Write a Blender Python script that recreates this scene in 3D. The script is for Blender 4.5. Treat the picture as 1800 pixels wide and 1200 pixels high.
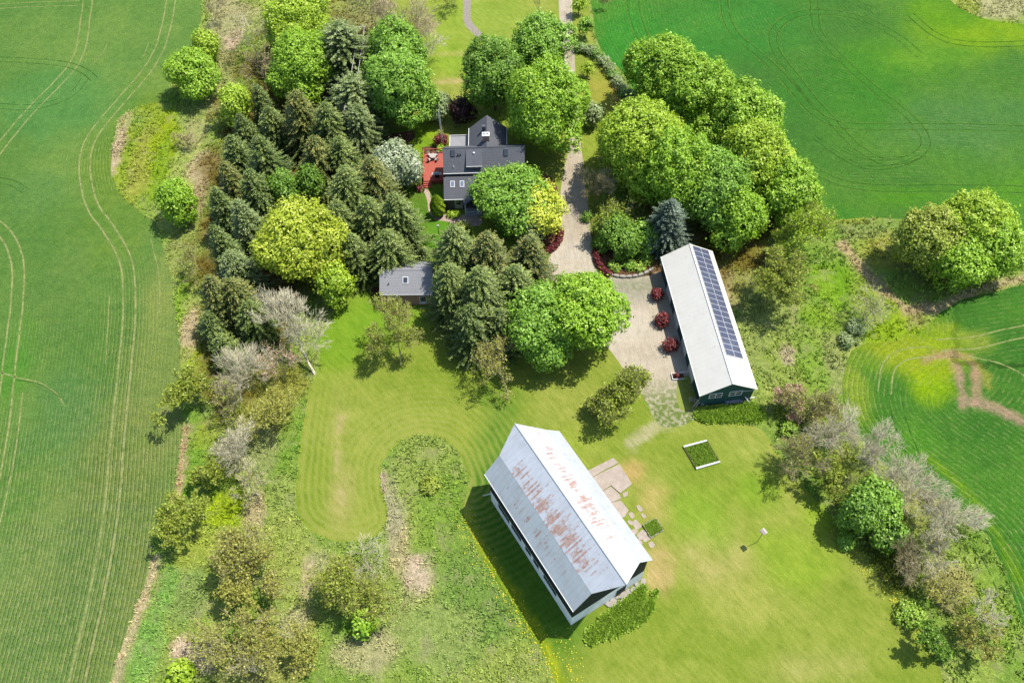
import bpy, math, random
import numpy as np
from mathutils import Vector
from mathutils.geometry import delaunay_2d_cdt

C = bpy.context.scene
for o in list(bpy.data.objects): bpy.data.objects.remove(o)

# ------------------------------------------------------------------ camera, sky, sun, exposure
FPX, TILT, ROLL, CH = 1440.97, 0.576578, -0.0432586, 104.97
cam_d = bpy.data.cameras.new('camera'); cam = bpy.data.objects.new('camera', cam_d)
C.collection.objects.link(cam); C.camera = cam
cam_d.sensor_fit = 'HORIZONTAL'; cam_d.sensor_width = 36.0
cam_d.lens = 36.0 * FPX / 1800.0
cam_d.clip_start = 1.0; cam_d.clip_end = 5000.0
FW = np.array([0, math.sin(TILT), -math.cos(TILT)])
_r = np.array([1.0, 0, 0]); _u = np.array([0, math.cos(TILT), math.sin(TILT)])
RT = math.cos(ROLL) * _r + math.sin(ROLL) * _u
UP = -math.sin(ROLL) * _r + math.cos(ROLL) * _u
from mathutils import Matrix
M = Matrix(((RT[0], UP[0], -FW[0]), (RT[1], UP[1], -FW[1]), (RT[2], UP[2], -FW[2])))
cam.matrix_world = Matrix.Translation((0, 0, CH)) @ M.to_4x4()
C.render.resolution_x = 1024; C.render.resolution_y = 682

SUN_AZ, SUN_EL = math.radians(69), math.radians(64)      # azimuth clockwise from +Y
w = bpy.data.worlds.new('World'); C.world = w; w.use_nodes = True
nt = w.node_tree; nt.nodes.clear()
sky = nt.nodes.new('ShaderNodeTexSky'); sky.sky_type = 'NISHITA'; sky.sun_disc = False
sky.sun_elevation = SUN_EL; sky.sun_rotation = SUN_AZ; sky.altitude = 300
bg = nt.nodes.new('ShaderNodeBackground'); bg.inputs[1].default_value = 0.165
wo = nt.nodes.new('ShaderNodeOutputWorld')
nt.links.new(sky.outputs[0], bg.inputs[0]); nt.links.new(bg.outputs[0], wo.inputs[0])
sd = bpy.data.lights.new('sun', 'SUN'); sd.energy = 5.0; sd.angle = math.radians(0.5); sd.color = (1.0, 0.955, 0.88)
so = bpy.data.objects.new('sun', sd); C.collection.objects.link(so)
sv = Vector((math.sin(SUN_AZ) * math.cos(SUN_EL), math.cos(SUN_AZ) * math.cos(SUN_EL), math.sin(SUN_EL)))
so.rotation_euler = sv.to_track_quat('Z', 'Y').to_euler(); so.location = (0, 0, 200)
C.view_settings.view_transform = 'Standard'; C.view_settings.look = 'None'
C.view_settings.exposure = 0.76; C.view_settings.gamma = 1.0

rng = np.random.default_rng(7); random.seed(7)

# ------------------------------------------------------------------ helpers
def unp(px, z=0.0):
    px = np.atleast_2d(np.asarray(px, float))
    d = FW + ((px[:, 0:1] - 900) / FPX) * RT - ((px[:, 1:2] - 600) / FPX) * UP
    k = (z - CH) / d[:, 2:3]
    return np.array([0, 0, CH]) + k * d
def at(x, y, z=0.0): return unp([[x, y]], z)[0]
def to_px(P):
    d = np.asarray(P) - np.array([0, 0, CH]); z = d @ FW
    return np.stack([900 + FPX * (d @ RT) / z, 600 - FPX * (d @ UP) / z], -1)

def srgb(r, g, b, k=2.5):
    c = np.array([r, g, b]) / 255.0
    return np.where(c <= .04045, c / 12.92, ((c + .055) / 1.055) ** 2.4) / k

_NT = {}
def vnoise(x, y, seed=0):
    if seed not in _NT: _NT[seed] = np.random.default_rng(seed + 100).random((256, 256))
    T = _NT[seed]
    xi = np.floor(x).astype(int); yi = np.floor(y).astype(int); fx = x - xi; fy = y - yi
    fx = fx * fx * (3 - 2 * fx); fy = fy * fy * (3 - 2 * fy)
    a = T[xi % 256, yi % 256]; b = T[(xi + 1) % 256, yi % 256]; c = T[xi % 256, (yi + 1) % 256]; d = T[(xi + 1) % 256, (yi + 1) % 256]
    return (a * (1 - fx) + b * fx) * (1 - fy) + (c * (1 - fx) + d * fx) * fy
def fbm(x, y, s, seed=0, oct=4):
    v = 0; a = .5; t = 0
    for i in range(oct):
        v = v + a * vnoise(x / s, y / s, seed + i); t += a; a *= .55; s *= .5
    return v / t
def pdist(x, y, pts):
    """distance to an open polyline, also signed side"""
    P = np.asarray(pts)[:, :2]; best = np.full(x.shape, 1e9); sg = np.zeros(x.shape)
    for a, b in zip(P[:-1], P[1:]):
        ab = b - a; L2 = ab @ ab + 1e-9
        t = np.clip(((x - a[0]) * ab[0] + (y - a[1]) * ab[1]) / L2, 0, 1)
        dx = x - a[0] - t * ab[0]; dy = y - a[1] - t * ab[1]; d = np.hypot(dx, dy)
        s = np.sign(ab[0] * dy - ab[1] * dx); m = d < best
        best = np.where(m, d, best); sg = np.where(m, s, sg)
    return best, sg
def inside(x, y, poly):
    P = np.asarray(poly)[:, :2]; r = np.zeros(x.shape, bool); n = len(P); j = n - 1
    for i in range(n):
        xi, yi = P[i]; xj, yj = P[j]
        c = ((yi > y) != (yj > y)) & (x < (xj - xi) * (y - yi) / ((yj - yi) if yj != yi else 1e-9) + xi)
        r ^= c; j = i
    return r
def smooth_poly(px, closed=True, it=2, z=0):
    P = unp(px, z)[:, :2]
    for _ in range(it):
        Q = []
        n = len(P)
        for i in range(n if closed else n - 1):
            a = P[i]; b = P[(i + 1) % n]; Q += [a * .75 + b * .25, a * .25 + b * .75]
        if not closed: Q = [P[0]] + Q + [P[-1]]
        P = np.array(Q)
    return P
def densify(P, step, amp=0.0, seed=3, closed=True):
    out = []
    n = len(P)
    for i in range(n if closed else n - 1):
        a = P[i]; b = P[(i + 1) % n]; k = max(1, int(np.linalg.norm(b - a) / step))
        if np.linalg.norm(b - a) > 120: k = 12
        for j in range(k): out.append(a + (b - a) * j / k)
    out = np.array(out)
    if amp:
        out = out + amp * 2 * (np.stack([fbm(out[:, 0], out[:, 1], 2.2, seed, 3), fbm(out[:, 0], out[:, 1], 2.2, seed + 9, 3)], -1) - .5)
    return out

def props(o, label=None, cat=None, group=None, kind=None):
    if label: o['label'] = label
    if cat: o['category'] = cat
    if group: o['group'] = group
    if kind: o['kind'] = kind
    return o
def empty(name, loc, label, cat, group=None, rz=0.0):
    o = bpy.data.objects.new(name, None); C.collection.objects.link(o); o.empty_display_size = .5
    o.location = loc; o.rotation_euler = (0, 0, rz)
    return props(o, label, cat, group)
def link(name, me, mat, parent=None, loc=None):
    o = bpy.data.objects.new(name, me); C.collection.objects.link(o)
    if mat is not None:
        if isinstance(mat, (list, tuple)):
            for m in mat: me.materials.append(m)
        else: me.materials.append(mat)
    if parent is not None: o.parent = parent
    if loc is not None: o.location = loc
    return o
def quad_mesh(name, Q, val=None, n=4):
    """Q (m,n,3) loose n-gons; val (m,) stored as a face attribute"""
    m = len(Q); me = bpy.data.meshes.new(name)
    me.vertices.add(m * n); me.vertices.foreach_set('co', np.ascontiguousarray(Q, dtype=np.float32).ravel())
    me.loops.add(m * n); me.loops.foreach_set('vertex_index', np.arange(m * n, dtype=np.int32))
    me.polygons.add(m); me.polygons.foreach_set('loop_start', (np.arange(m) * n).astype(np.int32))
    if val is not None:
        a = me.attributes.new('v', 'FLOAT', 'FACE'); a.data.foreach_set('value', np.asarray(val, np.float32))
    me.update(calc_edges=True)
    return me

class MB:
    def __init__(s): s.v = []; s.f = []
    def poly(s, pts):
        i = len(s.v); s.v += [tuple(map(float, p)) for p in pts]; s.f.append(tuple(range(i, i + len(pts)))); return s
    def box(s, x0, x1, y0, y1, z0, z1):
        i = len(s.v)
        s.v += [(x0, y0, z0), (x1, y0, z0), (x1, y1, z0), (x0, y1, z0), (x0, y0, z1), (x1, y0, z1), (x1, y1, z1), (x0, y1, z1)]
        s.f += [tuple(i + k for k in q) for q in ((3, 2, 1, 0), (4, 5, 6, 7), (0, 1, 5, 4), (1, 2, 6, 5), (2, 3, 7, 6), (3, 0, 4, 7))]; return s
    def slab(s, pts, t):
        """polygon (top side) given thickness t straight down"""
        i = len(s.v); n = len(pts)
        s.v += [tuple(map(float, p)) for p in pts] + [(float(p[0]), float(p[1]), float(p[2]) - t) for p in pts]
        s.f.append(tuple(range(i, i + n))); s.f.append(tuple(range(i + 2 * n - 1, i + n - 1, -1)))
        for k in range(n): j = (k + 1) % n; s.f.append((i + k, i + n + k, i + n + j, i + j))
        return s
    def extr(s, prof, a, b, axis='x'):
        """profile (y,z) extruded along x from a to b"""
        i = len(s.v); n = len(prof)
        for X in (a, b):
            for (y, z) in prof: s.v.append((X, y, z) if axis == 'x' else (y, X, z))
        s.f.append(tuple(range(i, i + n))); s.f.append(tuple(range(i + 2 * n - 1, i + n - 1, -1)))
        for k in range(n): j = (k + 1) % n; s.f.append((i + k, i + n + k, i + n + j, i + j))
        return s
    def tube(s, pts, rad, n=8, cap=True):
        pts = [Vector(p) for p in pts]; rings = []
        if not hasattr(rad, '__len__'): rad = [rad] * len(pts)
        for k, p in enumerate(pts):
            d = (pts[min(k + 1, len(pts) - 1)] - pts[max(k - 1, 0)]).normalized()
            a = d.cross(Vector((0.3, 1, 0.1))).normalized(); 
            if a.length < .1: a = d.cross(Vector((1, 0, 0))).normalized()
            b = d.cross(a); i = len(s.v)
            for q in range(n):
                th = 2 * math.pi * q / n; s.v.append(tuple(p + rad[k] * (math.cos(th) * a + math.sin(th) * b)))
            rings.append(i)
        for i, j in zip(rings[:-1], rings[1:]):
            for q in range(n): q2 = (q + 1) % n; s.f.append((i + q, i + q2, j + q2, j + q))
        if cap: s.f.append(tuple(rings[0] + q for q in range(n))[::-1]); s.f.append(tuple(rings[-1] + q for q in range(n)))
        return s
    def build(s, name, mat, parent=None, loc=None, bevel=0):
        me = bpy.data.meshes.new(name); me.from_pydata(s.v, [], s.f); me.update()
        import bmesh
        bm = bmesh.new(); bm.from_mesh(me); bmesh.ops.recalc_face_normals(bm, faces=bm.faces); bm.to_mesh(me); bm.free()
        o = link(name, me, mat, parent, loc)
        if bevel:
            b = o.modifiers.new('bevel', 'BEVEL'); b.width = bevel; b.segments = 2
        return o

# ------------------------------------------------------------------ materials
def newmat(name):
    m = bpy.data.materials.new(name); m.use_nodes = True; n = m.node_tree; b = n.nodes['Principled BSDF']
    b.inputs['Roughness'].default_value = .8; b.inputs['Specular IOR Level'].default_value = .2
    return m, n, b
def N(n, t, **k):
    x = n.nodes.new(t)
    for a, v in k.items(): setattr(x, a, v)
    return x
def noise(n, scale, detail=4, rough=.6, coord='Object', vec=None):
    t = N(n, 'ShaderNodeTexNoise'); t.inputs['Scale'].default_value = scale; t.inputs['Detail'].default_value = detail; t.inputs['Roughness'].default_value = rough
    if vec is None:
        c = N(n, 'ShaderNodeTexCoord'); vec = c.outputs[coord]
    n.links.new(vec, t.inputs['Vector']); return t.outputs['Fac']
def ramp(n, fac, stops):
    r = N(n, 'ShaderNodeValToRGB'); n.links.new(fac, r.inputs[0]); e = r.color_ramp.elements
    while len(e) < len(stops): e.new(.5)
    for el, (p, c) in zip(e, stops): el.position = p; el.color = (*c, 1) if len(c) == 3 else c
    return r.outputs[0]
def mixc(n, fac, a, b, mode='MIX'):
    x = N(n, 'ShaderNodeMix', data_type='RGBA', blend_type=mode)
    for i, v in ((0, fac), (6, a), (7, b)):
        if hasattr(v, 'is_output') or isinstance(v, bpy.types.NodeSocket): n.links.new(v, x.inputs[i])
        else: x.inputs[i].default_value = v if i == 0 else ((*v, 1) if len(v) == 3 else v)
    return x.outputs[2]
def mathn(n, op, a, b=None, c=None):
    x = N(n, 'ShaderNodeMath', operation=op)
    for i, v in enumerate((a, b, c)):
        if v is None: continue
        if isinstance(v, bpy.types.NodeSocket): n.links.new(v, x.inputs[i])
        else: x.inputs[i].default_value = v
    return x.outputs[0]
def bump(n, b, h, dist, strength=1.0):
    u = N(n, 'ShaderNodeBump'); u.inputs['Distance'].default_value = dist; u.inputs['Strength'].default_value = strength
    n.links.new(h, u.inputs['Height']); n.links.new(u.outputs[0], b.inputs['Normal'])

def plain(name, c1, c2=None, scale=3.0, rough=.8, metal=0.0, bmp=0.0, spec=.2):
    m, n, b = newmat(name)
    if c2 is None: c2 = tuple(x * .75 for x in c1)
    c1 = tuple(float(x) * .82 for x in c1); c2 = tuple(float(x) * .82 for x in c2)
    f = noise(n, scale, 5, .65)
    n.links.new(ramp(n, f, [(.3, c2), (.7, c1)]), b.inputs['Base Color'])
    b.inputs['Roughness'].default_value = rough; b.inputs['Metallic'].default_value = metal; b.inputs['Specular IOR Level'].default_value = spec
    if bmp: bump(n, b, f, bmp)
    return m

def ground_mat(name, kind):
    """colour comes from the sheet's own colour attribute (what grows where, plus painted barn shade on the lawn), broken up by fine noise"""
    m, n, b = newmat(name); b.inputs['Specular IOR Level'].default_value = .08; b.inputs['Roughness'].default_value = .95
    a = N(n, 'ShaderNodeAttribute', attribute_name='Col').outputs['Color']
    co = N(n, 'ShaderNodeTexCoord').outputs['Object']
    if kind == 'rough':
        f1 = noise(n, 1.1, 6, .72, vec=co); f2 = noise(n, .35, 4, .6, vec=co); f3 = noise(n, 4.5, 3, .7, vec=co)
        c = mixc(n, 1.0, a, ramp(n, f1, [(.28, (.52, .58, .5)), (.5, (.95, .97, .92)), (.72, (1.42, 1.36, 1.5))]), 'MULTIPLY')
        c = mixc(n, mathn(n, 'MULTIPLY', ramp(n, f2, [(.5, (0, 0, 0)), (.68, (1, 1, 1))]), .45), c, tuple(srgb(196, 186, 140)))
        c = mixc(n, 1.0, c, ramp(n, f3, [(.35, (.68, .7, .66)), (.65, (1.25, 1.22, 1.25))]), 'MULTIPLY')
        bump(n, b, mathn(n, 'ADD', f1, mathn(n, 'MULTIPLY', f3, .4)), .55)
    elif kind == 'lawn':
        f1 = noise(n, .40, 7, .72, vec=co); f2 = noise(n, 5, 3, .7, vec=co)
        r = N(n, 'ShaderNodeAttribute', attribute_name='row').outputs['Fac']
        wv = mathn(n, 'SINE', mathn(n, 'ADD', mathn(n, 'MULTIPLY', r, 2 * math.pi / .95), mathn(n, 'MULTIPLY', f1, 7.0)))
        wv = mathn(n, 'ADD', mathn(n, 'MULTIPLY', wv, .5), .5)
        sw = N(n, 'ShaderNodeAttribute', attribute_name='rowamt').outputs['Fac']
        mp0 = N(n, 'ShaderNodeMapping'); mp0.inputs['Rotation'].default_value = (0, 0, 2.5); n.links.new(co, mp0.inputs[0]); mpn = N(n, 'ShaderNodeMapping'); mpn.inputs['Scale'].default_value = (1.9, .33, 1); n.links.new(mp0.outputs[0], mpn.inputs[0]); f4 = noise(n, 1.1, 5, .7, vec=mpn.outputs[0])
        c = mixc(n, 1.0, a, ramp(n, f1, [(.25, (.72, .80, .66)), (.5, (1, 1, 1)), (.75, (1.26, 1.14, 1.5))]), 'MULTIPLY')
        c = mixc(n, 1.0, c, ramp(n, f4, [(.3, (.78, .84, .68)), (.7, (1.22, 1.13, 1.45))]), 'MULTIPLY')
        c = mixc(n, mathn(n, 'MULTIPLY', mathn(n, 'MULTIPLY', wv, sw), .6), c, tuple(srgb(178, 184, 92)))
        spk = ramp(n, noise(n, 2.2, 4, .8, vec=co), [(.66, (0, 0, 0)), (.74, (1, 1, 1))])
        c = mixc(n, mathn(n, 'MULTIPLY', mathn(n, 'MULTIPLY', spk, sw), .7), c, tuple(srgb(205, 200, 130)))
        c = mixc(n, 1.0, c, ramp(n, f2, [(.3, (.86, .88, .82)), (.7, (1.13, 1.1, 1.15))]), 'MULTIPLY')
        bump(n, b, f2, .12)
    elif kind == 'crop':
        r = N(n, 'ShaderNodeAttribute', attribute_name='row').outputs['Fac']
        sw = N(n, 'ShaderNodeAttribute', attribute_name='rowamt').outputs['Fac']
        pitch = N(n, 'ShaderNodeAttribute', attribute_name='pitch').outputs['Fac']
        ph = mathn(n, 'DIVIDE', mathn(n, 'ADD', r, mathn(n, 'MULTIPLY', noise(n, .5, 2, .5, vec=co), .12)), pitch)
        s = mathn(n, 'ADD', mathn(n, 'MULTIPLY', mathn(n, 'SINE', mathn(n, 'MULTIPLY', ph, 2 * math.pi)), .5), .5)
        s0 = s; s = mathn(n, 'POWER', s, 4.0)
        f1 = noise(n, .13, 5, .65, vec=co); f2 = noise(n, 3.5, 4, .7, vec=co); gap = noise(n, .8, 4, .75, vec=co)
        fm = noise(n, .75, 4, .62, vec=co)
        c = mixc(n, 1.0, a, ramp(n, f1, [(.3, (.8, .9, .86)), (.7, (1.16, 1.06, 1.06))]), 'MULTIPLY')
        c = mixc(n, 1.0, c, ramp(n, f2, [(.3, (.7, .8, .72)), (.7, (1.25, 1.16, 1.22))]), 'MULTIPLY')
        c = mixc(n, 1.0, c, ramp(n, fm, [(.35, (.86, .9, .88)), (.65, (1.12, 1.08, 1.1))]), 'MULTIPLY')
        g = ramp(n, gap, [(.46, (0, 0, 0)), (.60, (1, 1, 1))])
        mpn = N(n, 'ShaderNodeMapping'); mpn.inputs['Scale'].default_value = (.8, 2.4, 1); n.links.new(co, mpn.inputs[0]); f5 = noise(n, 1.5, 4, .7, vec=mpn.outputs[0])
        c = mixc(n, 1.0, c, ramp(n, f5, [(.30, (.72, .80, .76)), (.5, (1, 1, 1)), (.72, (1.22, 1.14, 1.25))]), 'MULTIPLY')
        sd_ = mathn(n, 'MULTIPLY', mathn(n, 'POWER', mathn(n, 'SUBTRACT', 1.0, s0), 3.0), mathn(n, 'MULTIPLY', ramp(n, noise(n, 1.3, 3, .7, vec=co), [(.38, (0, 0, 0)), (.6, (1, 1, 1))]), sw))
        c = mixc(n, mathn(n, 'MULTIPLY', sd_, .45), c, tuple(srgb(56, 108, 30)))
        c = mixc(n, mathn(n, 'MULTIPLY', mathn(n, 'MULTIPLY', mathn(n, 'MULTIPLY', s, g), sw), .85), c, tuple(srgb(206, 206, 130)))
        bump(n, b, mathn(n, 'ADD', mathn(n, 'MULTIPLY', mathn(n, 'MULTIPLY', s, sw), -.5), f2), .35)
    elif kind == 'gravel':
        f1 = noise(n, .6, 5, .7, vec=co); f2 = noise(n, 9, 3, .7, vec=co)
        c = mixc(n, 1.0, a, ramp(n, f1, [(.3, (.86, .86, .85)), (.7, (1.08, 1.08, 1.08))]), 'MULTIPLY')
        c = mixc(n, 1.0, c, ramp(n, f2, [(.3, (.8, .8, .8)), (.7, (1.12, 1.12, 1.12))]), 'MULTIPLY')
        vo = N(n, 'ShaderNodeTexNoise'); vo.inputs['Scale'].default_value = 1.6; vo.inputs['Detail'].default_value = 5; n.links.new(co, vo.inputs['Vector'])
        mpn = N(n, 'ShaderNodeMapping'); mpn.inputs['Scale'].default_value = (2.2, .35, 1); n.links.new(co, mpn.inputs[0]); c = mixc(n, 1.0, c, ramp(n, noise(n, .9, 5, .72, vec=mpn.outputs[0]), [(.32, (.82, .81, .79)), (.5, (1, 1, 1)), (.7, (1.08, 1.07, 1.05))]), 'MULTIPLY')
        c = mixc(n, mathn(n, 'MULTIPLY', ramp(n, noise(n, 2.4, 5, .75, vec=co), [(.60, (0, 0, 0)), (.68, (1, 1, 1))]), .35), c, tuple(srgb(160, 150, 120)))
        st = N(n, 'ShaderNodeAttribute', attribute_name='rowamt').outputs['Fac']
        g = mathn(n, 'MULTIPLY', ramp(n, vo.outputs['Fac'], [(.42, (0, 0, 0)), (.55, (1, 1, 1))]), st)
        c = mixc(n, g, c, tuple(srgb(128, 148, 72)))
        bump(n, b, f2, .1)
    n.links.new(c, b.inputs['Base Color'])
    return m

def leaf_mat(name, c1, c2, c3=None, trans=.34, rough=.5):
    m, n, b = newmat(name)
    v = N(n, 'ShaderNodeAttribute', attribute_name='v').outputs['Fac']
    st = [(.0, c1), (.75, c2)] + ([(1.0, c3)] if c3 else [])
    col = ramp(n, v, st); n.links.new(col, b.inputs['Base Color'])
    b.inputs['Roughness'].default_value = rough; b.inputs['Specular IOR Level'].default_value = .25
    t = N(n, 'ShaderNodeBsdfTranslucent'); n.links.new(mixc(n, 1.0, col, (1.05, 1.1, .4), 'MULTIPLY'), t.inputs['Color'])
    mx = N(n, 'ShaderNodeMixShader'); mx.inputs[0].default_value = trans
    n.links.new(b.outputs[0], mx.inputs[1]); n.links.new(t.outputs[0], mx.inputs[2])
    n.links.new(mx.outputs[0], n.nodes['Material Output'].inputs['Surface'])
    return m

LF = {
 'bright': leaf_mat('leaf_bright', (.09, .19, .010), (.27, .44, .028), (.48, .63, .12)),
 'lime':   leaf_mat('leaf_lime', (.12, .22, .010), (.35, .48, .032), (.54, .65, .13)),
 'mid':    leaf_mat('leaf_mid', (.075, .165, .014), (.22, .39, .04), (.42, .59, .14)),
 'deep':   leaf_mat('leaf_deep', (.055, .125, .012), (.165, .30, .03), (.34, .50, .11)),
 'gold':   leaf_mat('leaf_gold', (.14, .18, .010), (.40, .48, .035), (.68, .70, .16)),
 'yellow': leaf_mat('leaf_yellow', (.25, .31, .014), (.56, .60, .06), (.77, .77, .22)),
 'olive':  leaf_mat('leaf_olive', (.13, .17, .016), (.32, .38, .05), (.52, .56, .14)),
 'brown':  leaf_mat('leaf_brown', (.19, .19, .03), (.38, .38, .08), (.54, .54, .17)),
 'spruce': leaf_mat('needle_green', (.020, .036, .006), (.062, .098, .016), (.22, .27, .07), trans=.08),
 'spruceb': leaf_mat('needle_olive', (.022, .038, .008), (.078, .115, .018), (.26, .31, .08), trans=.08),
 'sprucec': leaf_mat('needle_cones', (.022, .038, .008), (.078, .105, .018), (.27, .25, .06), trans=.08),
 'pine':   leaf_mat('needle_pine', (.036, .058, .014), (.105, .145, .038), (.28, .33, .13), trans=.08),
 'blue':   leaf_mat('needle_blue', (.022, .038, .02), (.065, .098, .058), (.18, .23, .16), trans=.08),
 'silver': leaf_mat('leaf_silver', (.13, .18, .05), (.28, .35, .15), (.55, .58, .40)),
 'white':  leaf_mat('leaf_white', (.15, .20, .07), (.36, .41, .25), (.68, .69, .56)),
 'burg':   leaf_mat('leaf_burgundy', (.045, .008, .010), (.20, .035, .035), (.36, .12, .11)),
 'dburg':  leaf_mat('leaf_dark_burgundy', (.018, .01, .010), (.055, .025, .022), (.12, .07, .06)),
 'pink':   leaf_mat('leaf_pink', (.32, .18, .12), (.56, .38, .28), (.66, .5, .4)),
 'cedar':  leaf_mat('leaf_cedar', (.07, .14, .004), (.22, .32, .012), (.40, .48, .05), trans=.08),
 'weed':   leaf_mat('leaf_weed', (.12, .20, .02), (.30, .45, .05), (.5, .62, .16)),
 'grass':  leaf_mat('leaf_grass', (.08, .17, .03), (.20, .33, .07), (.42, .46, .20)),
}
BARK = plain('bark', (.16, .12, .085), (.07, .05, .035), 4, bmp=.05)
GREYTWIG = plain('grey_twig', (.60, .55, .37), (.40, .36, .23), 2)
BROWNTWIG = plain('brown_twig', (.42, .36, .19), (.27, .23, .11), 2)
PINKTWIG = plain('pinkish_twig', (.52, .42, .27), (.36, .28, .18), 2)
OLIVETWIG = plain('olive_twig', (.46, .42, .16), (.32, .28, .10), 2)

# ------------------------------------------------------------------ ground colours (what covers each spot, barn shade painted into the lawn)
TAN = (214, 194, 152); YG = (172, 190, 42); LUSH = (98, 158, 62); SOIL = (200, 172, 140); DK = (70, 118, 45)
BLOBS = [ # photo x, y, radius x, radius y (photo px), colour, strength
 (245, 280, 48, 105, (160, 182, 56), 1), (250, 290, 20, 70, (190, 180, 95), .5), (290, 235, 22, 60, (120, 168, 40), 1), (280, 300, 14, 60, (105, 165, 45), .9),
 (203, 275, 9, 60, TAN, 1), (215, 215, 16, 22, TAN, .6), (400, 40, 45, 70, (196, 184, 140), .7), (410, 70, 14, 22, (222, 198, 165), .8),
 (390, 150, 22, 60, (185, 180, 120), .6), (345, 230, 20, 30, TAN, .5), (360, 290, 28, 34, TAN, .85), (350, 340, 14, 60, TAN, .8),
 (335, 200, 25, 25, (175, 180, 110), .5), (330, 440, 40, 60, (170, 180, 95), .7), (333, 590, 16, 52, TAN, .95), (310, 660, 35, 50, (168, 185, 78), .8), (345, 640, 20, 40, (178, 196, 60), .8),
 (320, 520, 12, 50, (105, 170, 60), .8), (365, 770, 22, 40, YG, .9), (395, 760, 60, 40, (165, 182, 75), .8), (480, 700, 60, 60, (168, 165, 70), .7),
 (350, 830, 22, 50, (100, 160, 70), .8), (410, 820, 30, 30, YG, .6), (400, 900, 60, 40, (130, 180, 40), .8), (450, 905, 18, 40, TAN, .8), (455, 780, 40, 60, (175, 178, 120), .6),
 (300, 900, 30, 40, (170, 190, 60), .7), (370, 960, 60, 40, (178, 190, 75), .7), (330, 1060, 40, 60, (150, 175, 95), .7), (320, 1140, 22, 26, (226, 204, 170), 1), (365, 1155, 30, 30, (222, 206, 170), .8),
 (255, 1150, 30, 60, (110, 175, 100), .8), (500, 880, 28, 60, (120, 165, 95), .8), (500, 960, 50, 60, (130, 170, 95), .7), (560, 985, 30, 26, (190, 188, 140), .6), (540, 1020, 14, 40, TAN, .7),
 (735, 1010, 34, 52, (226, 204, 172), 1), (700, 960, 20, 50, TAN, .7), (690, 890, 22, 80, (196, 190, 150), .8), (672, 850, 9, 26, (215, 190, 165), 1), (640, 1040, 60, 40, (168, 180, 95), .6),
 (700, 1080, 40, 60, (165, 178, 105), .5), (640, 1150, 90, 40, (208, 196, 150), .7), (520, 1100, 30, 30, (205, 196, 150), .7), (480, 1170, 60, 40, (190, 180, 105), .6),
 (750, 830, 70, 60, (118, 165, 90), .9), (790, 900, 60, 80, (100, 160, 72), .9), (830, 1050, 80, 110, (92, 152, 80), 1), (770, 1120, 70, 70, (118, 165, 100), .8), (900, 1180, 90, 40, (120, 165, 90), .7),
 (660, 1000, 40, 30, (175, 180, 110), .5), (1290, 500, 40, 36, (212, 190, 145), .9), (1308, 460, 24, 26, (195, 192, 70), .9), (1340, 560, 55, 110, (122, 165, 98), .9), (1390, 640, 40, 60, (118, 166, 84), .8),
 (1385, 625, 16, 20, (214, 196, 160), .8), (1270, 440, 30, 26, (130, 175, 60), .9), (1430, 640, 30, 60, (104, 165, 70), .9), (1440, 560, 30, 30, (150, 186, 56), .8), (1480, 500, 34, 40, (84, 158, 42), 1), (1450, 500, 20, 36, (150, 190, 50), .8),
 (1530, 520, 40, 40, (120, 170, 70), .7), (1580, 590, 60, 36, (160, 190, 40), .9), (1560, 440, 50, 36, (140, 170, 85), .8), (1510, 405, 50, 14, (165, 178, 100), .7), (1470, 640, 20, 60, (168, 178, 105), .7), (1600, 560, 24, 20, (186, 176, 110), .7),
 (1470, 385, 60, 14, (125, 165, 75), .8), (1740, 8, 70, 22, (200, 196, 140), .9), (1690, 12, 30, 20, (170, 190, 60), .6), (1400, 720, 50, 30, DK, .7), (1560, 970, 50, 90, (70, 110, 45), .8), (1500, 860, 60, 60, (100, 140, 70), .6),
 (1620, 1120, 50, 50, (90, 150, 65), .8), (1700, 1160, 70, 50, (120, 170, 85), .9), (1660, 1040, 30, 50, (150, 135, 95), .6), (1720, 1060, 60, 60, (108, 165, 70), .7), (1690, 1020, 18, 30, (190, 180, 110), .7), (1600, 880, 60, 70, (140, 160, 95), .5),
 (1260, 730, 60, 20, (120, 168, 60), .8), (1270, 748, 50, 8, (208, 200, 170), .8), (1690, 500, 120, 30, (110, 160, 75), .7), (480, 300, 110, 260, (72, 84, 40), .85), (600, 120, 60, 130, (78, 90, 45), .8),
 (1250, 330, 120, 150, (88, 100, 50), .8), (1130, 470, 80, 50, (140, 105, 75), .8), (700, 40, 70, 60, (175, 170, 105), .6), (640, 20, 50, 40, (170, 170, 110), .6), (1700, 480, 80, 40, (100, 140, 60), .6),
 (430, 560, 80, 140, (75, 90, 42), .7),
]
LINES = [ # photo polyline, width px, colour, strength
 ([(326, 750), (318, 830), (312, 880)], 7, (214, 182, 140), .95), ([(272, 985), (262, 1030), (240, 1085), (215, 1150), (200, 1210)], 12, (216, 196, 152), .95),
 ([(345, 800), (330, 870)], 12, (88, 160, 62), .9), ([(300, 1010), (285, 1060), (262, 1110), (245, 1180)], 20, (96, 166, 88), .95),
 ([(1480, 430), (1515, 470), (1560, 520), (1590, 545), (1640, 540)], 13, (208, 186, 138), .95), ([(1640, 548), (1700, 515), (1810, 486)], 10, (206, 188, 138), .9),
 ([(1560, 530), (1600, 575), (1660, 610)], 10, (170, 195, 50), .9), ([(1450, 400), (1540, 398), (1620, 392)], 10, (150, 175, 90), .7),
]
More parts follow.
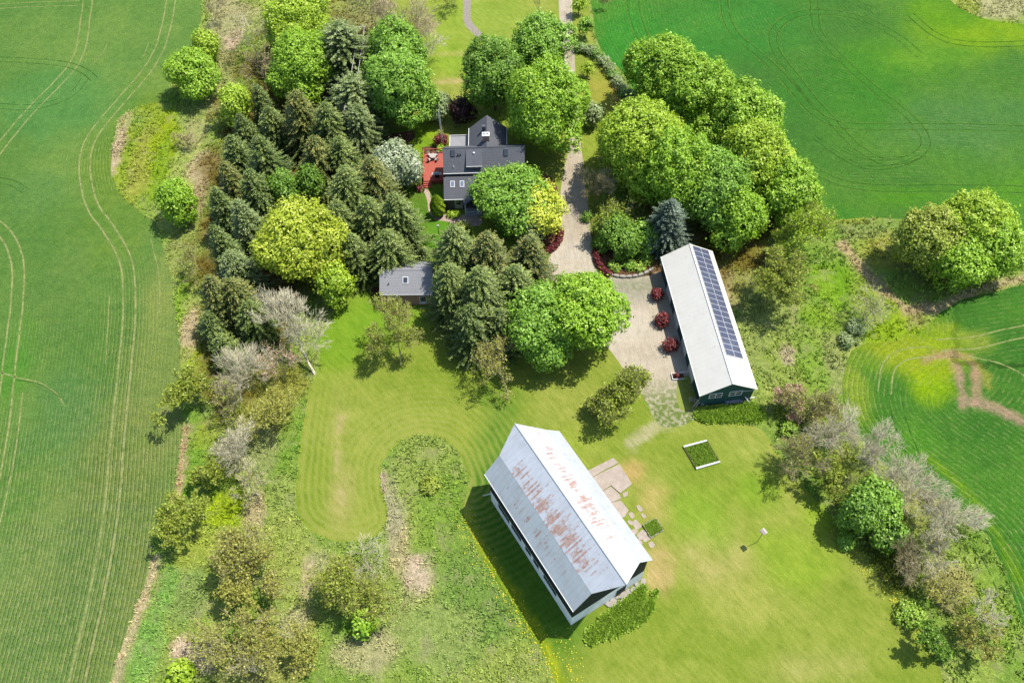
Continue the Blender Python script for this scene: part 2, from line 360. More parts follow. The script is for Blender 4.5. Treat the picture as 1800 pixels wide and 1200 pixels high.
FBLOBS = {
 'left': [(240, 280, 85, 135, (130, 165, 60), .8), (265, 700, 75, 420, (146, 170, 84), .85), (200, 900, 130, 270, (146, 166, 84), .8), (60, 1050, 180, 160, (138, 168, 88), .7), (110, 520, 50, 90, (124, 160, 76), .5), (110, 740, 70, 90, (110, 158, 84), .6),
          (90, 180, 140, 60, (98, 162, 80), .6), (300, 480, 30, 120, (160, 178, 90), .7), (60, 340, 60, 40, (108, 160, 85), .4), (250, 1100, 50, 120, (150, 168, 90), .6), (20, 640, 40, 60, (100, 165, 55), .7)],
 'ne': [(1740, 60, 110, 34, (150, 192, 32), .9), (1650, 20, 60, 40, (120, 178, 30), .7), (1560, 110, 130, 40, (98, 164, 44), .7), (1800, 340, 60, 40, (112, 174, 44), .7), (1600, 345, 90, 22, (110, 176, 38), .6), (1280, 40, 160, 60, (70, 160, 55), .6),
        (1100, 80, 60, 80, (58, 165, 50), .6), (1700, 220, 150, 60, (98, 152, 82), .6), (1480, 160, 120, 60, (74, 150, 44), .6), (1440, 380, 60, 20, (90, 165, 50), .6), (1640, 100, 90, 22, (125, 182, 45), .6)],
 'se': [(1640, 640, 62, 46, (176, 200, 34), 1), (1560, 610, 70, 36, (178, 198, 44), .95), (1500, 680, 30, 70, (165, 190, 60), .8), (1660, 600, 40, 40, (168, 196, 40), .8), (1720, 600, 30, 22, (180, 190, 70), .7), (1640, 680, 40, 30, (165, 205, 20), .8), (1600, 780, 60, 30, (96, 168, 44), .5),
        (1610, 1010, 40, 60, (90, 160, 50), .5), (1725, 480, 60, 24, (140, 170, 60), .6)],
 'lawn': [(590, 600, 50, 60, (132, 176, 38), .8), (640, 560, 70, 50, (134, 178, 40), .7), (600, 870, 24, 60, (196, 186, 110), .65), (595, 740, 18, 50, (196, 188, 110), .5), (690, 560, 60, 40, (126, 178, 36), .6), (1112, 828, 22, 20, (204, 178, 100), .8), (1150, 885, 34, 40, (196, 184, 98), .8),
          (1260, 980, 60, 55, (196, 188, 108), .6), (1300, 1040, 60, 40, (184, 188, 88), .5), (1420, 1170, 90, 36, (192, 190, 104), .6), (1220, 900, 70, 60, (146, 186, 50), .6), (1330, 860, 40, 40, (138, 182, 40), .6), (1400, 990, 70, 60, (148, 190, 40), .5),
          (1160, 1000, 24, 40, (205, 184, 112), .8), (1340, 800, 60, 30, (170, 188, 78), .5), (760, 400, 50, 60, (104, 164, 36), 1), (780, 20, 60, 80, (162, 190, 62), .7), (880, 30, 80, 40, (158, 188, 66), .6), (780, 110, 50, 30, (152, 190, 52), .7), (745, 260, 30, 50, (150, 192, 30), .8),
          (1070, 170, 40, 50, (180, 178, 70), .8), (1085, 150, 8, 50, (216, 180, 100), .7), (1060, 260, 30, 60, (160, 184, 60), .8), (990, 780, 60, 40, (160, 186, 54), .5), (850, 760, 60, 40, (158, 178, 50), .4), (890, 900, 60, 200, (86, 140, 34), .9), (1440, 900, 30, 40, (150, 190, 40), .6), (960, 1060, 60, 90, (90, 140, 34), .8),  # dark greens west of the barn: its cast shade painted into the lawn colour
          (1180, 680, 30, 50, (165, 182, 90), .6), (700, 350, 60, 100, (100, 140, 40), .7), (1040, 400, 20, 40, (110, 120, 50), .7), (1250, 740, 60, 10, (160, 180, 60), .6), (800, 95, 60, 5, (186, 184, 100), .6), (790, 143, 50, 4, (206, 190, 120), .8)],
}
def world_blob(b):
    c = at(b[0], b[1]); ex = np.linalg.norm(at(b[0] + b[2], b[1])[:2] - c[:2]); ey = np.linalg.norm(at(b[0], b[1] - b[3] * .5)[:2] - at(b[0], b[1] + b[3] * .5)[:2])
    return c[0], c[1], ex, ey
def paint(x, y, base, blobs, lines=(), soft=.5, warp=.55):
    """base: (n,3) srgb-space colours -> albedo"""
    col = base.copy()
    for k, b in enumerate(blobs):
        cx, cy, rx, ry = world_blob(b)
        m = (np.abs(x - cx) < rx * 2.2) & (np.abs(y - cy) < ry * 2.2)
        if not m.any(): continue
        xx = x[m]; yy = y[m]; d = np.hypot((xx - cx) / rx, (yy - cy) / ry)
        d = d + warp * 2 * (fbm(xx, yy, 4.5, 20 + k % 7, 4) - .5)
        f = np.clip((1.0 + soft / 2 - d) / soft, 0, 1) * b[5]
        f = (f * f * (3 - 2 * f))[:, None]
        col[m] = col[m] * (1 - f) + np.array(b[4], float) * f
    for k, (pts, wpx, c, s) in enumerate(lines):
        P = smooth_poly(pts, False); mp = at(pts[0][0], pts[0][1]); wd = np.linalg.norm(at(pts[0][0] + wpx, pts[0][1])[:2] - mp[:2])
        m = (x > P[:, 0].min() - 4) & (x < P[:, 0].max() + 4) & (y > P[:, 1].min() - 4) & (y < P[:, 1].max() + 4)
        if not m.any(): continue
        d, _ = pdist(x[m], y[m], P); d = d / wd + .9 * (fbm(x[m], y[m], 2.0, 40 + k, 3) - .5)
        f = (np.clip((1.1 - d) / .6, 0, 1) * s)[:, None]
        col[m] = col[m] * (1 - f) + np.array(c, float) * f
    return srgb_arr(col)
def srgb_arr(c, k=2.5):
    c = np.clip(c, 0, 255) / 255.0
    return np.where(c <= .04045, c / 12.92, ((c + .055) / 1.055) ** 2.4) / k
def lerp3(a, b, t): return np.array(a, float) * (1 - t[:, None]) + np.array(b, float) * t[:, None]

def _warm(c): return (c[0] + 46, c[1] + 18, c[2] - 2) if c[1] > c[0] + 10 and c[0] < 145 else c
BLOBS_ = [b[:4] + (_warm(b[4]), b[5]) for b in BLOBS]; LINES_ = [(l[0], l[1], _warm(l[2]), l[3]) for l in LINES]
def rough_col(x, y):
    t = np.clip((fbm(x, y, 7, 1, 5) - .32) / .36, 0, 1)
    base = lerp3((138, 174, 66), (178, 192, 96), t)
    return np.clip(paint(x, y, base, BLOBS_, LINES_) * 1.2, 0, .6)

def sheet(name, poly, z, colfn, mat, step=.7, rowfn=None, kind='structure', far=None):
    P = np.asarray(poly)[:, :2]
    lo = np.maximum(P.min(0), [-125, 8]); hi = np.minimum(P.max(0), [125, 180])
    gx, gy = np.meshgrid(np.arange(lo[0], hi[0], step), np.arange(lo[1], hi[1], step))
    gx = (gx + rng.uniform(-.2, .2, gx.shape) * step).ravel(); gy = (gy + rng.uniform(-.2, .2, gy.shape) * step).ravel()
    m = inside(gx, gy, P); gx = gx[m]; gy = gy[m]
    d, _ = pdist(gx, gy, np.vstack([P, P[:1]])); m = d > step * .35; gx = gx[m]; gy = gy[m]
    V = [Vector((float(a), float(b))) for a, b in P] + [Vector((float(a), float(b))) for a, b in zip(gx, gy)]
    r = delaunay_2d_cdt(V, [], [list(range(len(P)))], 1, 1e-4)
    co = np.array([[v[0], v[1], z] for v in r[0]]); 
    me = bpy.data.meshes.new(name); me.from_pydata(co.tolist(), [], [tuple(f) for f in r[2]]); me.update()
    x, y = co[:, 0], co[:, 1]
    c = colfn(x, y); a = me.color_attributes.new('Col', 'FLOAT_COLOR', 'POINT')
    a.data.foreach_set('color', np.hstack([c, np.ones((len(c), 1))]).astype(np.float32).ravel())
    if rowfn:
        vals = rowfn(x, y)
        for nm, v in zip(('row', 'rowamt', 'pitch'), vals):
            at_ = me.attributes.new(nm, 'FLOAT', 'POINT'); at_.data.foreach_set('value', np.asarray(v, np.float32))
    me.polygons.foreach_set('use_smooth', [True] * len(me.polygons))
    # make sure normals point up
    if me.polygons[0].normal.z < 0: me.flip_normals()
    o = link(name, me, mat); o['kind'] = kind
    return o

def px_poly(px, step=1.2, amp=.25, seed=3, it=2): return densify(smooth_poly(px, True, it), step, amp, seed)

# base ground: the rough ground as one sheet out to the horizon
big = 1500.0
ring = np.array([(-big, -big), (big, -big), (big, big), (-big, big)])
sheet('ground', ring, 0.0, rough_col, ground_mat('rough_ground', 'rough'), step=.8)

# ---- crop fields
left_px = [(-900, -60), (350, -60), (357, 0), (352, 60), (330, 100), (300, 150), (290, 178), (250, 186), (215, 200), (200, 230), (196, 270), (196, 310), (215, 345), (250, 375), (275, 392),
           (286, 430), (298, 470), (306, 520), (312, 570), (316, 620), (318, 680), (322, 740), (316, 800), (308, 860), (296, 890), (268, 940), (264, 1000), (248, 1050), (228, 1100), (205, 1150), (192, 1200), (180, 1290), (-900, 1290)]
C2px = [(303, -40), (301, 0), (292, 50), (280, 90), (255, 130), (215, 175), (180, 215), (155, 250), (147, 290), (152, 330), (165, 370), (190, 400), (215, 440), (227, 483), (228, 560), (220, 640), (208, 750), (200, 860), (187, 960), (167, 1060), (150, 1130), (130, 1220)]
C2 = smooth_poly(C2px, False, 3)
CROP = ground_mat('crop', 'crop')
def left_col(x, y):
    t = np.clip((fbm(x, y, 16, 5, 4) - .3) / .4, 0, 1); base = lerp3((110, 156, 68), (132, 170, 78), t)
    return paint(x, y, base, FBLOBS['left'], soft=.9, warp=.5)
def left_row(x, y):
    d, s = pdist(x, y, C2); px = to_px(np.stack([x, y, 0 * x], -1))
    amt = np.clip((px[:, 1] - 430) / 500, 0, 1) * np.clip((fbm(x, y, 9, 11, 3) - .25) * 3, 0, 1) * .9 + .55 * np.clip(1 - d / 6, 0, 1) * np.clip((px[:, 1] - 380) / 200, 0, 1)
    bl = at(240, 270); amt = amt + np.clip(1 - np.abs(np.hypot(x - bl[0], y - bl[1]) - 7) / 7, 0, 1) * .5
    return d * s, np.clip(amt, 0, 1), np.full(x.shape, .55)
LEFT = px_poly(left_px, 1.5, .35, 4); sheet('crop_field_west', LEFT, .012, left_col, CROP, .9, left_row)

ne_px = [(1038, -80), (1040, 0), (1044, 50), (1056, 90), (1080, 112), (1108, 140), (1125, 190), (1200, 260), (1300, 310), (1400, 352), (1440, 380), (1475, 386), (1520, 382), (1600, 385), (1700, 392), (1800, 408), (1950, 430), (2600, 470), (2600, 60), (1950, 52), (1800, 44), (1730, 34), (1690, 18), (1660, -10), (1640, -80)]
NEB = smooth_poly([(1040, -80), (1044, 50), (1080, 112), (1125, 190), (1250, 290), (1400, 352), (1475, 386), (1600, 385), (1800, 400), (2000, 420)], False, 3)
def ne_col(x, y):
    t = np.clip((fbm(x, y, 18, 8, 4) - .3) / .4, 0, 1); base = lerp3((84, 142, 54), (104, 160, 54), t)
    return paint(x, y, base, FBLOBS['ne'], soft=1.1, warp=.5)
def ne_row(x, y):
    d, s = pdist(x, y, NEB); return d, np.clip((fbm(x, y, 9, 12, 3) - .45) * 1.2, 0, .25), np.full(x.shape, .7)
NE = px_poly(ne_px, 1.5, .35, 5); sheet('crop_field_north', NE, .012, ne_col, CROP, .9, ne_row)

se_px = [(1495, 620), (1478, 660), (1480, 710), (1500, 760), (1540, 800), (1590, 840), (1640, 870), (1700, 905), (1740, 945), (1765, 1000), (1785, 1060), (1805, 1130), (1830, 1260), (2600, 1260), (2600, 420), (1900, 470), (1800, 500), (1730, 518), (1680, 530), (1640, 560), (1610, 590), (1560, 600), (1520, 602)]
SEB = smooth_poly([(1560, 560), (1500, 600), (1478, 660), (1480, 710), (1500, 760), (1540, 810), (1600, 860), (1690, 920), (1740, 970), (1785, 1060), (1830, 1260)], False, 3)
EB = smooth_poly([(1560, 640), (1700, 600), (1800, 582), (2000, 560)], False, 3)
def se_col(x, y):
    t = np.clip((fbm(x, y, 10, 9, 4) - .3) / .4, 0, 1); base = lerp3((72, 134, 44), (96, 156, 50), t)
    L = [([(1628, 632), (1655, 622), (1690, 622), (1715, 640), (1716, 680), (1716, 712)], 9, (206, 170, 132), .95), ([(1680, 640), (1690, 680), (1692, 712)], 10, (206, 172, 140), .95), ([(1700, 706), (1745, 712), (1800, 742), (1900, 790)], 12, (204, 172, 140), .95),
         ([(1690, 620), (1730, 645), (1740, 680)], 6, (190, 185, 80), .8), ([(1625, 800), (1700, 860), (1760, 950), (1800, 1040)], 8, (150, 190, 30), .6), ([(1700, 600), (1660, 570), (1620, 575)], 10, (165, 190, 60), .7)]
    return paint(x, y, base, FBLOBS['se'], L, soft=.9, warp=.5)
def se_row(x, y):
    d, s = pdist(x, y, SEB); d2, s2 = pdist(x, y, EB); px = to_px(np.stack([x, y, 0 * x], -1))
    up = (px[:, 1] < 640) & (px[:, 0] > 1680)
    return np.where(up, d2 * s2, d), np.where(up, .22, .30) + .5 * np.clip(1 - d / 7, 0, 1) + .25 * np.clip(fbm(x, y, 5, 13, 3) - .4, 0, 1), np.full(x.shape, .74)
SE = px_poly(se_px, 1.3, .35, 6); sheet('crop_field_east', SE, .012, se_col, CROP, .8, se_row)

# ---- lawn
lawn_px = [(690, -80), (1012, -80), (1034, 0), (1040, 60), (1052, 95), (1085, 130), (1104, 175), (1112, 215), (1090, 260), (1060, 330), (1052, 400), (1060, 470), (1130, 520), (1180, 640), (1225, 700), (1232, 738), (1300, 742), (1330, 748), (1355, 775), (1385, 822), (1425, 868), (1470, 915), (1500, 958), (1540, 1010), (1580, 1060), (1615, 1105), (1650, 1160), (1680, 1290),
           (985, 1290), (980, 1200), (958, 1150), (924, 1100), (884, 1040), (850, 988), (826, 935), (812, 893), (826, 858), (812, 802), (790, 775), (755, 763), (715, 768), (688, 786), (670, 815), (668, 850), (678, 880), (684, 915), (668, 940), (640, 950), (600, 954), (556, 940), (530, 915), (519, 880), (522, 820), (530, 770), (538, 720), (545, 680), (565, 640), (560, 590), (590, 545), (620, 500), (650, 440), (640, 340), (670, 250), (720, 150), (690, 60)]
LAWN = px_poly(lawn_px, 1.2, .22, 7)
BL = smooth_poly([(545, 680), (530, 770), (519, 880), (530, 915), (556, 940), (600, 954), (640, 950), (668, 940), (684, 915), (678, 880), (668, 850), (670, 815), (688, 786), (715, 768), (755, 763), (790, 775), (812, 802), (828, 850)], False, 3)
def lawn_col(x, y):
    t = np.clip((fbm(x, y, 9, 14, 5) - .3) / .4, 0, 1); base = lerp3((144, 168, 52), (168, 181, 74), t)
    return paint(x, y, base, FBLOBS['lawn'], [([(820, 905), (838, 945), (868, 992), (904, 1045), (942, 1102), (968, 1150), (985, 1200)], 9, (176, 190, 30), .8), ([(1110, 780), (1160, 745), (1190, 740)], 14, (205, 198, 150), .8), ([(600, 730), (590, 800), (600, 880)], 3, (206, 186, 130), .7)], soft=1.0, warp=.6)
def lawn_row(x, y):
    d, s = pdist(x, y, BL); px = to_px(np.stack([x, y, 0 * x], -1))
    amt = np.clip(1 - d / 16, 0, 1) * np.clip((px[:, 1] - 640) / 100, 0, 1) * (px[:, 0] < 960)
    return d, np.clip(amt * .85 + .15, 0, 1), 0 * x
sheet('lawn', LAWN, .008, lawn_col, ground_mat('lawn', 'lawn'), .8, lawn_row)

# ---- gravel drive and yard
drive_px = [(976, -80), (982, 0), (985, 60), (990, 130), (1000, 200), (1002, 260), (990, 300), (984, 345), (986, 400), (982, 430), (960, 455), (955, 490), (1000, 540), (1060, 600), (1090, 640), (1112, 670), (1135, 700), (1146, 730), (1160, 750), (1190, 750), (1222, 740), (1222, 715), (1196, 725), (1188, 690), (1190, 660), (1222, 664),
            (1228, 640), (1180, 480), (1158, 476), (1140, 486), (1085, 490), (1062, 482), (1048, 460), (1040, 430), (1037, 380), (1028, 330), (1022, 260), (1016, 180), (1010, 100), (1007, 50), (1005, 0), (1004, -80)]
DRIVE = px_poly(drive_px, 1.0, .18, 8)
def drive_col(x, y):
    t = np.clip((fbm(x, y, 5, 17, 5) - .3) / .4, 0, 1); base = lerp3((224, 208, 180), (240, 228, 204), t)
    return paint(x, y, base, [(1120, 505, 60, 22, (190, 186, 160), .7), (1170, 720, 50, 40, (178, 182, 130), .6), (1050, 420, 8, 60, (196, 186, 168), .4)], [([(994, 0), (998, 60), (1003, 120)], 3, (190, 170, 140), .5), ([(1010, 300), (1010, 380), (1000, 450)], 4, (214, 204, 190), .5)], soft=1.0)
def drive_row(x, y):
    px = to_px(np.stack([x, y, 0 * x], -1))
    return 0 * x, np.clip(np.clip((px[:, 1] - 655) / 60, 0, 1) + .55 * np.clip(1 - np.hypot((px[:, 0] - 1115) / 50, (px[:, 1] - 502) / 18), 0, 1), 0, 1), 0 * x
sheet('gravel_driveway', DRIVE, .016, drive_col, ground_mat('gravel', 'gravel'), .8, drive_row)

def small_sheet(name, px, z, c1, c2, amp=.1, mat=None, step=.6, it=2):
    P = densify(smooth_poly(px, True, it), step, amp)
    me = bpy.data.meshes.new(name)
    r = delaunay_2d_cdt([Vector((float(a), float(b))) for a, b in P], [], [list(range(len(P)))], 1, 1e-4)
    me.from_pydata([(v[0], v[1], z) for v in r[0]], [], [tuple(f) for f in r[2]]); me.update()
    if me.polygons[0].normal.z < 0: me.flip_normals()
    o = link(name, me, mat or plain(name, c1, c2, 1.6, .95, bmp=.08)); o['kind'] = 'structure'
    return o
cpath = plain('stone_path', tuple(srgb(222, 212, 198)), tuple(srgb(160, 146, 126)), 3.5, .95, bmp=.1)
small_sheet('gravel_path', [(818, -60), (814, 20), (815, 42), (830, 58), (846, 74), (856, 72), (845, 56), (828, 38), (827, 20), (832, -60)], .014, 0, 0, .15, cpath)
small_sheet('garden_path', [(742, 330), (756, 335), (757, 350), (764, 378), (790, 378), (828, 376), (850, 384), (846, 398), (812, 398), (800, 398), (786, 388), (765, 388), (752, 372), (752, 352)], .014, tuple(srgb(246, 222, 198)), tuple(srgb(216, 190, 168)), .05)
MULCH = plain('mulch', tuple(srgb(158, 112, 82)), tuple(srgb(104, 76, 50)), 2.5, .95, bmp=.1)
small_sheet('flower_bed', [(740, 258), (790, 256), (790, 268), (742, 268)], .014, 0, 0, .1, MULCH)
small_sheet('flower_bed', [(958, 300), (984, 330), (985, 400), (985, 436), (966, 446), (940, 400), (940, 330)], .0195, 0, 0, .1, MULCH)
small_sheet('flower_bed', [(1046, 440), (1052, 470), (1068, 484), (1090, 486), (1120, 483), (1146, 475), (1160, 455), (1140, 430), (1080, 430)], .0195, 0, 0, .1, MULCH)
small_sheet('flower_bed', [(640, 470), (735, 452), (740, 462), (770, 430), (758, 460), (764, 500), (700, 560), (660, 545)], .014, 0, 0, .1, MULCH)
small_sheet('flower_bed', [(640, 228), (700, 236), (730, 226), (728, 250), (690, 262), (640, 260)], .014, 0, 0, .1, MULCH)
small_sheet('flower_bed', [(765, 352), (800, 360), (800, 376), (764, 377)], .018, 0, 0, .05, MULCH)

# ---- wheel tracks in the fields: narrow worn strips
def track_mat(name, col, thr):
    m, n, b = newmat(name); b.inputs['Roughness'].default_value = .95; b.inputs['Specular IOR Level'].default_value = .05
    co = N(n, 'ShaderNodeTexCoord').outputs['Object']; f = noise(n, .7, 5, .75, vec=co); g = noise(n, 3, 3, .6, vec=co)
    n.links.new(mixc(n, 1.0, tuple(col), ramp(n, g, [(.3, (.75, .78, .72)), (.7, (1.15, 1.12, 1.15))]), 'MULTIPLY'), b.inputs['Base Color'])
    u = N(n, 'ShaderNodeAttribute', attribute_name='edge').outputs['Fac']
    al = mathn(n, 'MULTIPLY', ramp(n, f, [(thr - .1, (0, 0, 0)), (thr + .12, (1, 1, 1))]), u)
    al = mathn(n, 'MULTIPLY', al, .8); n.links.new(al, b.inputs['Alpha']); return m
TR_L = track_mat('worn_track', srgb(190, 198, 124), .42); TR_F = track_mat('faint_track', srgb(118, 170, 66), .48); TR_D = track_mat('dark_track', srgb(56, 112, 40), .47)
def ribbons(name, specs, z, mat):
    V = []; F = []; E = []
    for pts, gauge, wd in specs:
        P = smooth_poly(pts, False, 3); P = densify(P, .8, 0, closed=False)
        T = np.gradient(P, axis=0); T /= np.linalg.norm(T, axis=1)[:, None] + 1e-9; Nn = np.stack([-T[:, 1], T[:, 0]], -1)
        for off in ((-gauge / 2, gauge / 2) if gauge else (0,)):
            wob = (fbm(P[:, 0], P[:, 1], 3, 51, 2) - .5)[:, None] * .2
            for k, e in ((-1, 0), (-.35, 1), (.35, 1), (1, 0)): pass
            i = len(V)
            for q in range(len(P)):
                for k, e in ((-1, 0), (-.35, 1), (.35, 1), (1, 0)):
                    p = P[q] + Nn[q] * (off + wob[q, 0] + k * wd * .78); V.append((p[0], p[1], z)); E.append(e)
            for q in range(len(P) - 1):
                for k in range(3): a = i + q * 4 + k; F.append((a, a + 1, a + 5, a + 4))
    me = bpy.data.meshes.new(name); me.from_pydata(V, [], F); me.update()
    a = me.attributes.new('edge', 'FLOAT', 'POINT'); a.data.foreach_set('value', np.array(E, np.float32))
    o = link(name, me, mat); o['kind'] = 'structure'
C1px = [(155, -40), (155, 0), (148, 50), (144, 85), (128, 118), (100, 148), (68, 180), (40, 210), (15, 240), (-20, 285)]
C3px = [(-25, 385), (5, 403), (28, 440), (34, 485), (27, 560), (15, 650), (8, 720), (-2, 790), (-20, 880)]
ribbons('tyre_tracks_pale', [(C1px, 1.9, .26), (C2px, 1.9, .28), (C3px, 1.9, .28), ([(40, 690), (28, 790), (14, 860), (-10, 960)], 0, .22), ([(193, 520), (190, 580), (185, 640)], 0, .15), ([(190, 75), (180, 95), (165, 110)], 0, .15), ([(0, 655), (30, 664), (70, 672), (100, 690), (113, 712)], 0, .2),
                             ([(265, 420), (280, 480), (281, 550)], 0, .16), ([(262, 75), (252, 100)], 0, .15), ([(-10, 12), (60, 8), (140, 6)], 1.6, .16),
                             ([(1555, 690), (1560, 640), (1590, 620), (1640, 618)], 1.8, .2), ([(1650, 606), (1720, 602), (1760, 590), (1830, 578)], 2.0, .2), ([(1700, 625), (1770, 640), (1830, 680)], 0, .2)], .02, TR_L)
right_l = [([(1272, -30), (1273, 25), (1290, 62), (1330, 92), (1365, 122), (1400, 165), (1430, 200), (1470, 221), (1540, 224), (1640, 222), (1800, 226), (1900, 232)], 2.0, .26),
           ([(1428, -30), (1432, 30), (1437, 60), (1470, 95), (1510, 135), (1560, 175), (1605, 210), (1628, 240), (1626, 262), (1600, 280), (1562, 288), (1528, 275), (1490, 245), (1460, 210), (1420, 165), (1390, 125), (1365, 95), (1357, 70), (1362, 50), (1390, 28), (1430, 20), (1490, 25), (1540, 42), (1580, 65), (1620, 100)], 2.0, .22),
           ([(1385, 262), (1430, 300), (1480, 325), (1560, 332), (1640, 330), (1760, 332), (1850, 335)], 2.0, .26), ([(1108, -20), (1118, 40), (1138, 84)], 3.0, .2)]
ribbons('tyre_tracks_green', right_l, .02, TR_F)
ribbons('tyre_tracks_dark', [(p, g * .75, .12) for p, g, w_ in right_l] + [([(-10, 104), (60, 107), (120, 113), (150, 125), (166, 140)], 1.4, .15), ([(-10, 186), (40, 190), (90, 184), (130, 165), (150, 138)], 1.4, .13), ([(-5, 316), (25, 322), (45, 336)], 1.2, .13), ([(-5, 418), (30, 396)], 0, .12), ([(28, 668), (75, 674), (108, 700)], 0, .13),
          ([(1600, 25), (1650, 70), (1720, 80), (1830, 76)], 1.5, .2), ([(1575, 705), (1582, 745), (1605, 800), (1645, 855), (1700, 915), (1740, 980), (1775, 1060)], 1.8, .14), ([(1540, 20), (1500, 4), (1470, -10)], 1.6, .14), ([(1430, 240), (1490, 285), (1530, 298), (1580, 292), (1625, 272)], .8, .12), ([(1480, 262), (1520, 280), (1590, 278)], .7, .1)], .024, TR_D)

# ------------------------------------------------------------------ vegetation builders
def rand_dirs(n, r):
    v = r.normal(size=(n, 3)); return v / np.linalg.norm(v, axis=1)[:, None]
def leaf_quads(c, nrm, a, b, r):
    t = np.cross(nrm, rand_dirs(len(c), r)); t /= np.linalg.norm(t, axis=1)[:, None] + 1e-9; s = np.cross(nrm, t)
    a = a[:, None]; b = b[:, None]; k = nrm * a * .25
    return np.stack([c + a * t + k, c + b * s, c - a * t + k, c - b * s], 1)
def seg_quads(S, n=3):
    """S (m,8): p0,p1,r0,r1"""
    S = np.asarray(S, float); p0, p1, r0, r1 = S[:, :3], S[:, 3:6], S[:, 6:7], S[:, 7:8]
    d = p1 - p0; d /= np.linalg.norm(d, axis=1)[:, None] + 1e-9
    ref = np.where(np.abs(d[:, 2:3]) > .9, [[1., 0, 0]], [[0, 0, 1.]]); a = np.cross(d, ref); a /= np.linalg.norm(a, axis=1)[:, None]; b = np.cross(d, a)
    out = []
    for k in range(n):
        t0 = 2 * math.pi * k / n; t1 = 2 * math.pi * (k + 1) / n
        e0 = math.cos(t0) * a + math.sin(t0) * b; e1 = math.cos(t1) * a + math.sin(t1) * b
        out.append(np.stack([p0 + r0 * e0, p0 + r0 * e1, p1 + r1 * e1, p1 + r1 * e0], 1))
    return np.concatenate(out)
def grow(S, p, d, L, r, lv, R, spread, nb, up, ends):
    """recursive limbs; S collects segments"""
    k = 2 if lv > 1 else 1; q = p
    for i in range(k):
        d2 = d + R.normal(size=3) * .12; d2[2] += up * .15; d2 /= np.linalg.norm(d2)
        q2 = q + d2 * L / k; r2 = r * (.78 if k == 2 else .6); S.append((*q, *q2, r, r2)); q = q2; d = d2; r = r2
        if lv > 0 and i < k - 1:
            s = d + R.normal(size=3) * spread; s /= np.linalg.norm(s); grow(S, q, s, L * .62, r * .55, lv - 1, R, spread, nb, up, ends)
    if lv == 0: ends.append(q); return
    for i in range(nb):
        s = d + R.normal(size=3) * spread; s[2] += up * .3; s /= np.linalg.norm(s)
        grow(S, q, s, L * R.uniform(.62, .82), r * .68, lv - 1, R, spread, nb, up, ends)

def trunk_mesh(h, r, R, limbs=6, reach=3.0, top=.7):
    S = []; p = np.array([0, 0, -.1]); q = np.array([R.normal() * .15, R.normal() * .15, h * .35]); S.append((*p, *q, r, r * .8)); tp = np.array([0, 0, h * top]); S.append((*q, *tp, r * .8, r * .25))
    for i in range(limbs):
        a = 2 * math.pi * (i + R.uniform()) / limbs; z = h * R.uniform(.25, .5); e = np.array([math.cos(a) * reach, math.sin(a) * reach, z + reach * R.uniform(.5, 1.)])
        s = q + (tp - q) * R.uniform(0, .7); m = (s + e) / 2 + [0, 0, .4]; S += [(*s, *m, r * .4, r * .25), (*m, *e, r * .25, r * .08)]
    return S

